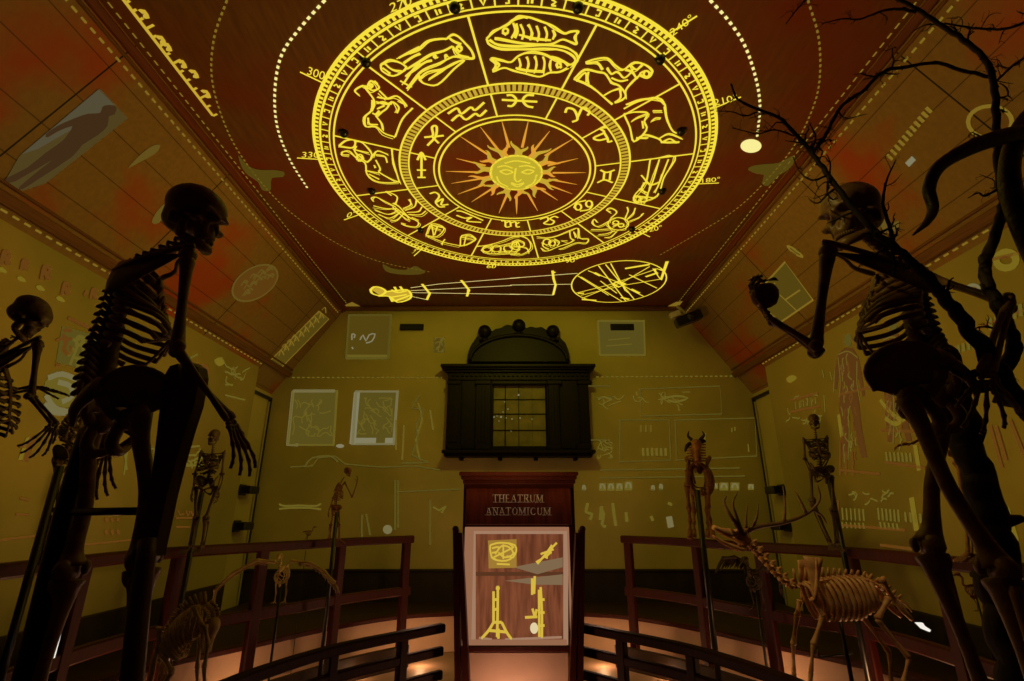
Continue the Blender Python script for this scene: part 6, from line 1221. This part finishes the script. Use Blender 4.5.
for k, (mainb, tines) in enumerate([([(743, 533, -.03), (736, 524, -.06), (729, 513, -.08), (724, 502, -.06), (726, 496, -.05)], [[(741, 529, -.04), (736, 515, -.1), (733, 503, -.12), (738, 491, -.13)], [(746, 528, -.03), (746, 517, -.02), (748, 503, -.01)]]),
                                    ([(748, 530, .03), (762, 526, .05), (782, 523, .08), (800, 517, .1), (813, 509, .11), (820, 498, .11), (817, 484, .1)], [[(752, 528, .04), (757, 516, .04), (758, 503, .04)], [(784, 522, .08), (785, 505, .09), (783, 486, .1)], [(812, 509, .11), (822, 516, .15), (827, 524, .16)], [(806, 513, .1), (800, 500, .1), (795, 490, .1)]])]):
    mb = MB(); n = len(mainb); mb.tube([B_(*p) for p in mainb], np.linspace(.019, .006, n), 9, 4); mb.ell(B_(*mainb[0]), .026, None, 10, 6)
    for t in tines: mb.tube([B_(*p) for p in t], np.linspace(.014, .003, len(t)), 8, 4)
    mb.build('antler', M['antler'], ssk)
mb = MB(); a = B_(840, 618); mb.tube([a, V(a[0], a[1], .62)], .013, 10, 1); c = B_(842, 655); mb.tube([c + V(-.18, -.05, 0), c + V(.1, .05, 0)], .007, 8, 1); mb.tube([c + V(-.18, -.05, 0), c + V(-.18, -.05, .04)], .006, 8, 1); mb.tube([c + V(.06, .03, -.02), c + V(.02, .0, .16)], .006, 8, 1); mb.build('stand', M['iron'], stag)
mb = MB(); mb.box(V(2.40, 3.8, .27), (.96, .44, .54), None, .02); mb.box(V(2.40, 3.8, .05), (1.0, .5, .1), None, .02); tag(mb.build('plinth', M['deck'], None, V(2.2, 3.8, 0)), 'low dark plinth under the stag skeleton', 'plinth')
# horned animal facing us on the right rail
Y = 5.72; B_ = lambda u, v, o=0: A_(u, v, Y + o)
goat, (gs, gA, gL) = quad('calf_skeleton', 'small horned animal skeleton facing us, mounted on a pole over the right rail', 'skeleton', M['bone_red'], B_(698, 540), (B_(696, 441, .02), B_(697, 461, -.08)), [B_(696, 443, .06), B_(696, 452, .12), B_(697, 462, .2)], [B_(697, 463, .2), B_(698, 464, .45), B_(699, 466, .75), B_(700, 472, .9)],
    [('foreleg', [B_(688, 470, .15), B_(687, 487, .12), B_(689, 510, .12), B_(690, 521, .12), B_(690, 531, .10)], [.024, .020, .016, .015]), ('foreleg', [B_(706, 470, .15), B_(709, 487, .12), B_(708, 508, .12), B_(710, 520, .12), B_(712, 530, .10)], [.024, .020, .016, .015]),
     ('hindleg', [B_(690, 473, .8), B_(692, 490, .7), B_(694, 512, .85), B_(694, 523, .8), B_(694, 530, .78)], [.024, .020, .016, .015]), ('hindleg', [B_(707, 473, .8), B_(706, 490, .7), B_(707, 512, .85), B_(708, 523, .8), B_(708, 530, .78)], [.024, .020, .016, .015])],
    (.05, .75, 9, .15, .36, .03), [(B_(688, 458, .2), B_(690, 458, .35), B_(688, 475, .17), V(-.02, 0, 0)), (B_(707, 458, .2), B_(706, 458, .35), B_(706, 475, .17), V(.02, 0, 0))], False, V(0, -.9, .4), 1.5)
for pts in ([(692, 440), (688, 436), (689, 431)], [(700, 440), (704, 435), (702, 431)]): mb = MB(); mb.tube([B_(u, v, .02) for u, v in pts], [.02, .015, .004], 8, 3); mb.build('horn', M['bark'], gs)
for pts in ([(691, 443), (687, 446), (685, 452)], [(701, 442), (704, 441), (706, 442)]): mb = MB(); mb.tube([B_(u, v, .04) for u, v in pts], [.02, .022, .008], 8, 2, .5, V(0, 1, 0)); mb.build('ear', M['bark'], gs)
pole(goat, B_(697, 490, -.12), 0.02, .03)
# hunched animal at lower left
Y = 3.6; B_ = lambda u, v, o=0: A_(u, v, Y + o)
an, _x = quad('hunched_animal_skeleton', 'grey hunched animal skeleton with dense ribs at lower left, in front of the railing', 'skeleton', M['bone_grey'], B_(185, 700), (B_(213, 618), B_(209, 652, -.05)), [B_(213, 618), B_(212, 611), B_(207, 606)], [B_(207, 607), B_(196, 607), B_(184, 613), B_(172, 626), B_(163, 643), B_(158, 664)],
    [('foreleg', [B_(205, 625, -.08), B_(208, 645, -.08), B_(204, 668, -.08), B_(205, 700, -.08)], [.011, .010, .008]), ('foreleg', [B_(199, 625, .08), B_(200, 645, .08), B_(197, 668, .08), B_(198, 700, .08)], [.011, .010, .008]), ('hindleg', [B_(163, 655, -.07), B_(172, 672, -.08), B_(160, 690, -.08), B_(163, 706, -.08)], [.012, .010, .008]), ('hindleg', [B_(160, 655, .07), B_(168, 672, .08), B_(157, 690, .08), B_(160, 706, .08)], [.012, .010, .008])],
    (.05, .80, 10, .085, .20, .02), [(B_(190, 606, -.06), B_(200, 604, -.06), B_(203, 626, -.09), V(0, -.02, 0))], True, V(1, 0, 0), .85)
zb = _x[1] if False else 0
h = ROOT[an.name]; mb = MB(); mb.box(V(h[0], 3.6, h[2] / 2 - .04), (.36, .36, max(h[2] - .08, .1)), None, .02); mb.box(V(h[0], 3.6, .05), (.42, .42, .1), None, .02); tag(mb.build('plinth', M['deck'], None, V(h[0], 3.6, 0)), 'dark plinth under the hunched animal skeleton', 'plinth')
# bird skeletons
def bird(name, label, m, c, hd, s, wings, beak, Zp, rp=.008, legs=True, quill=.1, dark=None):
    root = thing(name, label, 'skeleton', V(c[0], c[1], Zp)); hd = nrm(hd); up = V(0, 0, 1); R = nrm(np.cross(hd, up)); c = np.asarray(c)
    mb = MB()
    for k in range(8):
        a = k / 7; p = c + hd * s * (.22 - .42 * a); w = s * .13 * math.sin(math.pi * (.2 + .65 * a)); h = s * .26 * math.sin(math.pi * (.25 + .6 * a))
        mb.tube([p + R * w * math.sin(t) + up * (s * .05 + h * (math.cos(t) - 1) / 2) for t in np.linspace(0, 2 * math.pi, 15)[:-1]], .010 * s, 5, 1, closed=True)
    mb.tube([c + hd * s * .26 + up * s * .05, c + up * s * .07, c - hd * s * .30 + up * s * .02, c - hd * s * .42 - up * s * .03], np.array([.025, .03, .04, .015]) * s, 8, 3)
    mb.plate([[c + hd * s * (.22 - .36 * a) - up * s * (.16 + b * .10 * math.sin(math.pi * min(.15 + a, 1))) for b in (0, .5, 1)] for a in np.linspace(0, 1, 6)], .008 * s); mb.build('body', m, root)
    nk = [c + hd * s * .26 + up * s * .05, c + hd * s * .36 + up * s * .10, c + hd * s * .33 + up * s * .24, c + hd * s * .42 + up * s * .34]
    mb = MB(); mb.tube(nk, np.array([.026, .022, .02, .022]) * s, 7, 4)
    for p in cr(np.array(nk), 3): mb.ell(p, .03 * s, None, 6, 5)
    mb.build('neck', m, root)
    q = nk[-1]; mb = MB(); mb.ell(q + hd * .03 * s, V(.055, .055, .05) * s); mb.tube([q + hd * .05 * s, q + hd * .12 * s - up * .01 * s, q + hd * (.12 + beak) * s - up * .05 * s], np.array([.036, .026, .005]) * s, 8, 3)
    for sd in (-1, 1): cc = q + hd * .05 * s + R * sd * .045 * s + up * .01 * s; mb.tube([cc + hd * .022 * s * math.cos(a) + up * .022 * s * math.sin(a) for a in np.linspace(0, 6.28, 9)[:-1]], .006 * s, 5, 1, closed=True)
    mb.build('skull', m, root)
    for W_ in wings:
        mb = MB(); W_ = [np.asarray(p) for p in W_]; mb.tube([c + up * .04 * s] + W_[:1], .014 * s, 6, 1)
        for i in range(len(W_) - 1): bone(mb, W_[i], W_[i + 1], .04 * s, .024 * s, .036 * s, None, 7)
        q = cr(np.array(W_), 5); r = np.random.default_rng(4)
        q = cr(q, 3)
        for i in range(4, len(q)):
            dn = nrm(V(0, 0, -1) * .8 + nrm(q[i] - q[i - 1]) * .7 + r.normal(size=3) * .08); l = quill * (.6 + .6 * i / len(q)); mb.tube([q[i], q[i] + dn * l * .5 + V(0, .01, 0), q[i] + dn * l], [.010 * s, .012 * s, .005 * s], 5, 2)
        mb.build('wing', m, root)
    if legs:
        for sd in (-1, 1):
            mb = MB(); h = c - hd * s * .10 + R * sd * s * .09 - up * .06 * s; k = h + hd * s * .12 - up * s * .16; a = k - hd * s * .12 - up * s * .18; f = a + hd * s * .04 - up * s * .14
            for p, q, r in ((h, k, .014), (k, a, .012), (a, f, .010)): bone(mb, p, q, r * 1.6 * s, r * s, r * 1.5 * s, None, 7)
            for t in (-.5, 0, .5, 3.1): d = hd * math.cos(t) + R * math.sin(t); mb.tube([f, f + d * s * .07, f + d * s * .11 - up * .015 * s], np.array([.010, .008, .003]) * s, 5, 2)
            mb.build('leg', m, root)
    mb = MB(); mb.tube([c - up * .14 * s, V(c[0], c[1], Zp)], rp, 8, 1); mb.lathe(V(c[0], c[1], Zp), [(rp * 4, 0), (rp * 4, .008), (rp, .02)], 12); mb.build('support_pole', M['iron'], root)
    return root
Y = 4.45; B_ = lambda u, v, o=0: A_(u, v, Y + o)
M['bone_wing'] = mat('straw_bone', (.5, .36, .16), (.65, .48, .22), .55, 30, .3, bump=.2)
bird('spread_wing_bird_skeleton', 'large bird skeleton with wings spread in an arch before the left railing', M['bone_wing'], B_(283, 571), V(.2, -1, -.1), .42, [[B_(276, 562), B_(257, 560, -.02), B_(233, 573, -.05), B_(216, 589, -.06), B_(213, 606, -.06)], [B_(291, 561), B_(310, 563, .0), B_(324, 571, -.02), B_(335, 583, -.03)]], .08, 0.02, .010, True, .075)
Y = 5.2; B_ = lambda u, v, o=0: A_(u, v, Y + o)
M['bird_dark'] = mat('dusky_bone', (.06, .04, .025), (.10, .065, .035), .55, 30, .3, bump=.2)
bird('dark_bird_skeleton', 'dark bird skeleton with half open wings on a pole below the stag head', M['bird_dark'], B_(754, 577), V(-.6, -.8, 0), .5, [[B_(750, 570), B_(744, 561, -.05), B_(735, 557, -.08), B_(722, 558, -.1)], [B_(759, 570), B_(768, 563, .05), B_(778, 568, .08), B_(780, 580, .08)]], .12, 0.02, .013, True, .13)
Y = 6.35; B_ = lambda u, v, o=0: A_(u, v, Y + o)
bird('songbird_skeleton', 'tiny bird skeleton on a thin wire above the left rail', M['bone_red'], B_(308, 532), V(1, -.2, 0), .17, [], .12, 0.02, .004, True)
Y = 4.3; B_ = lambda u, v, o=0: A_(u, v, Y + o)
bird('wading_bird_skeleton', 'small reddish bird skeleton in the shade behind the right big skeleton shin', M['bone_red'], B_(974, 588), V(-1, -.3, 0), .30, [[B_(975, 584), B_(982, 592), B_(984, 602)]], .14, 0.42, .006, True)
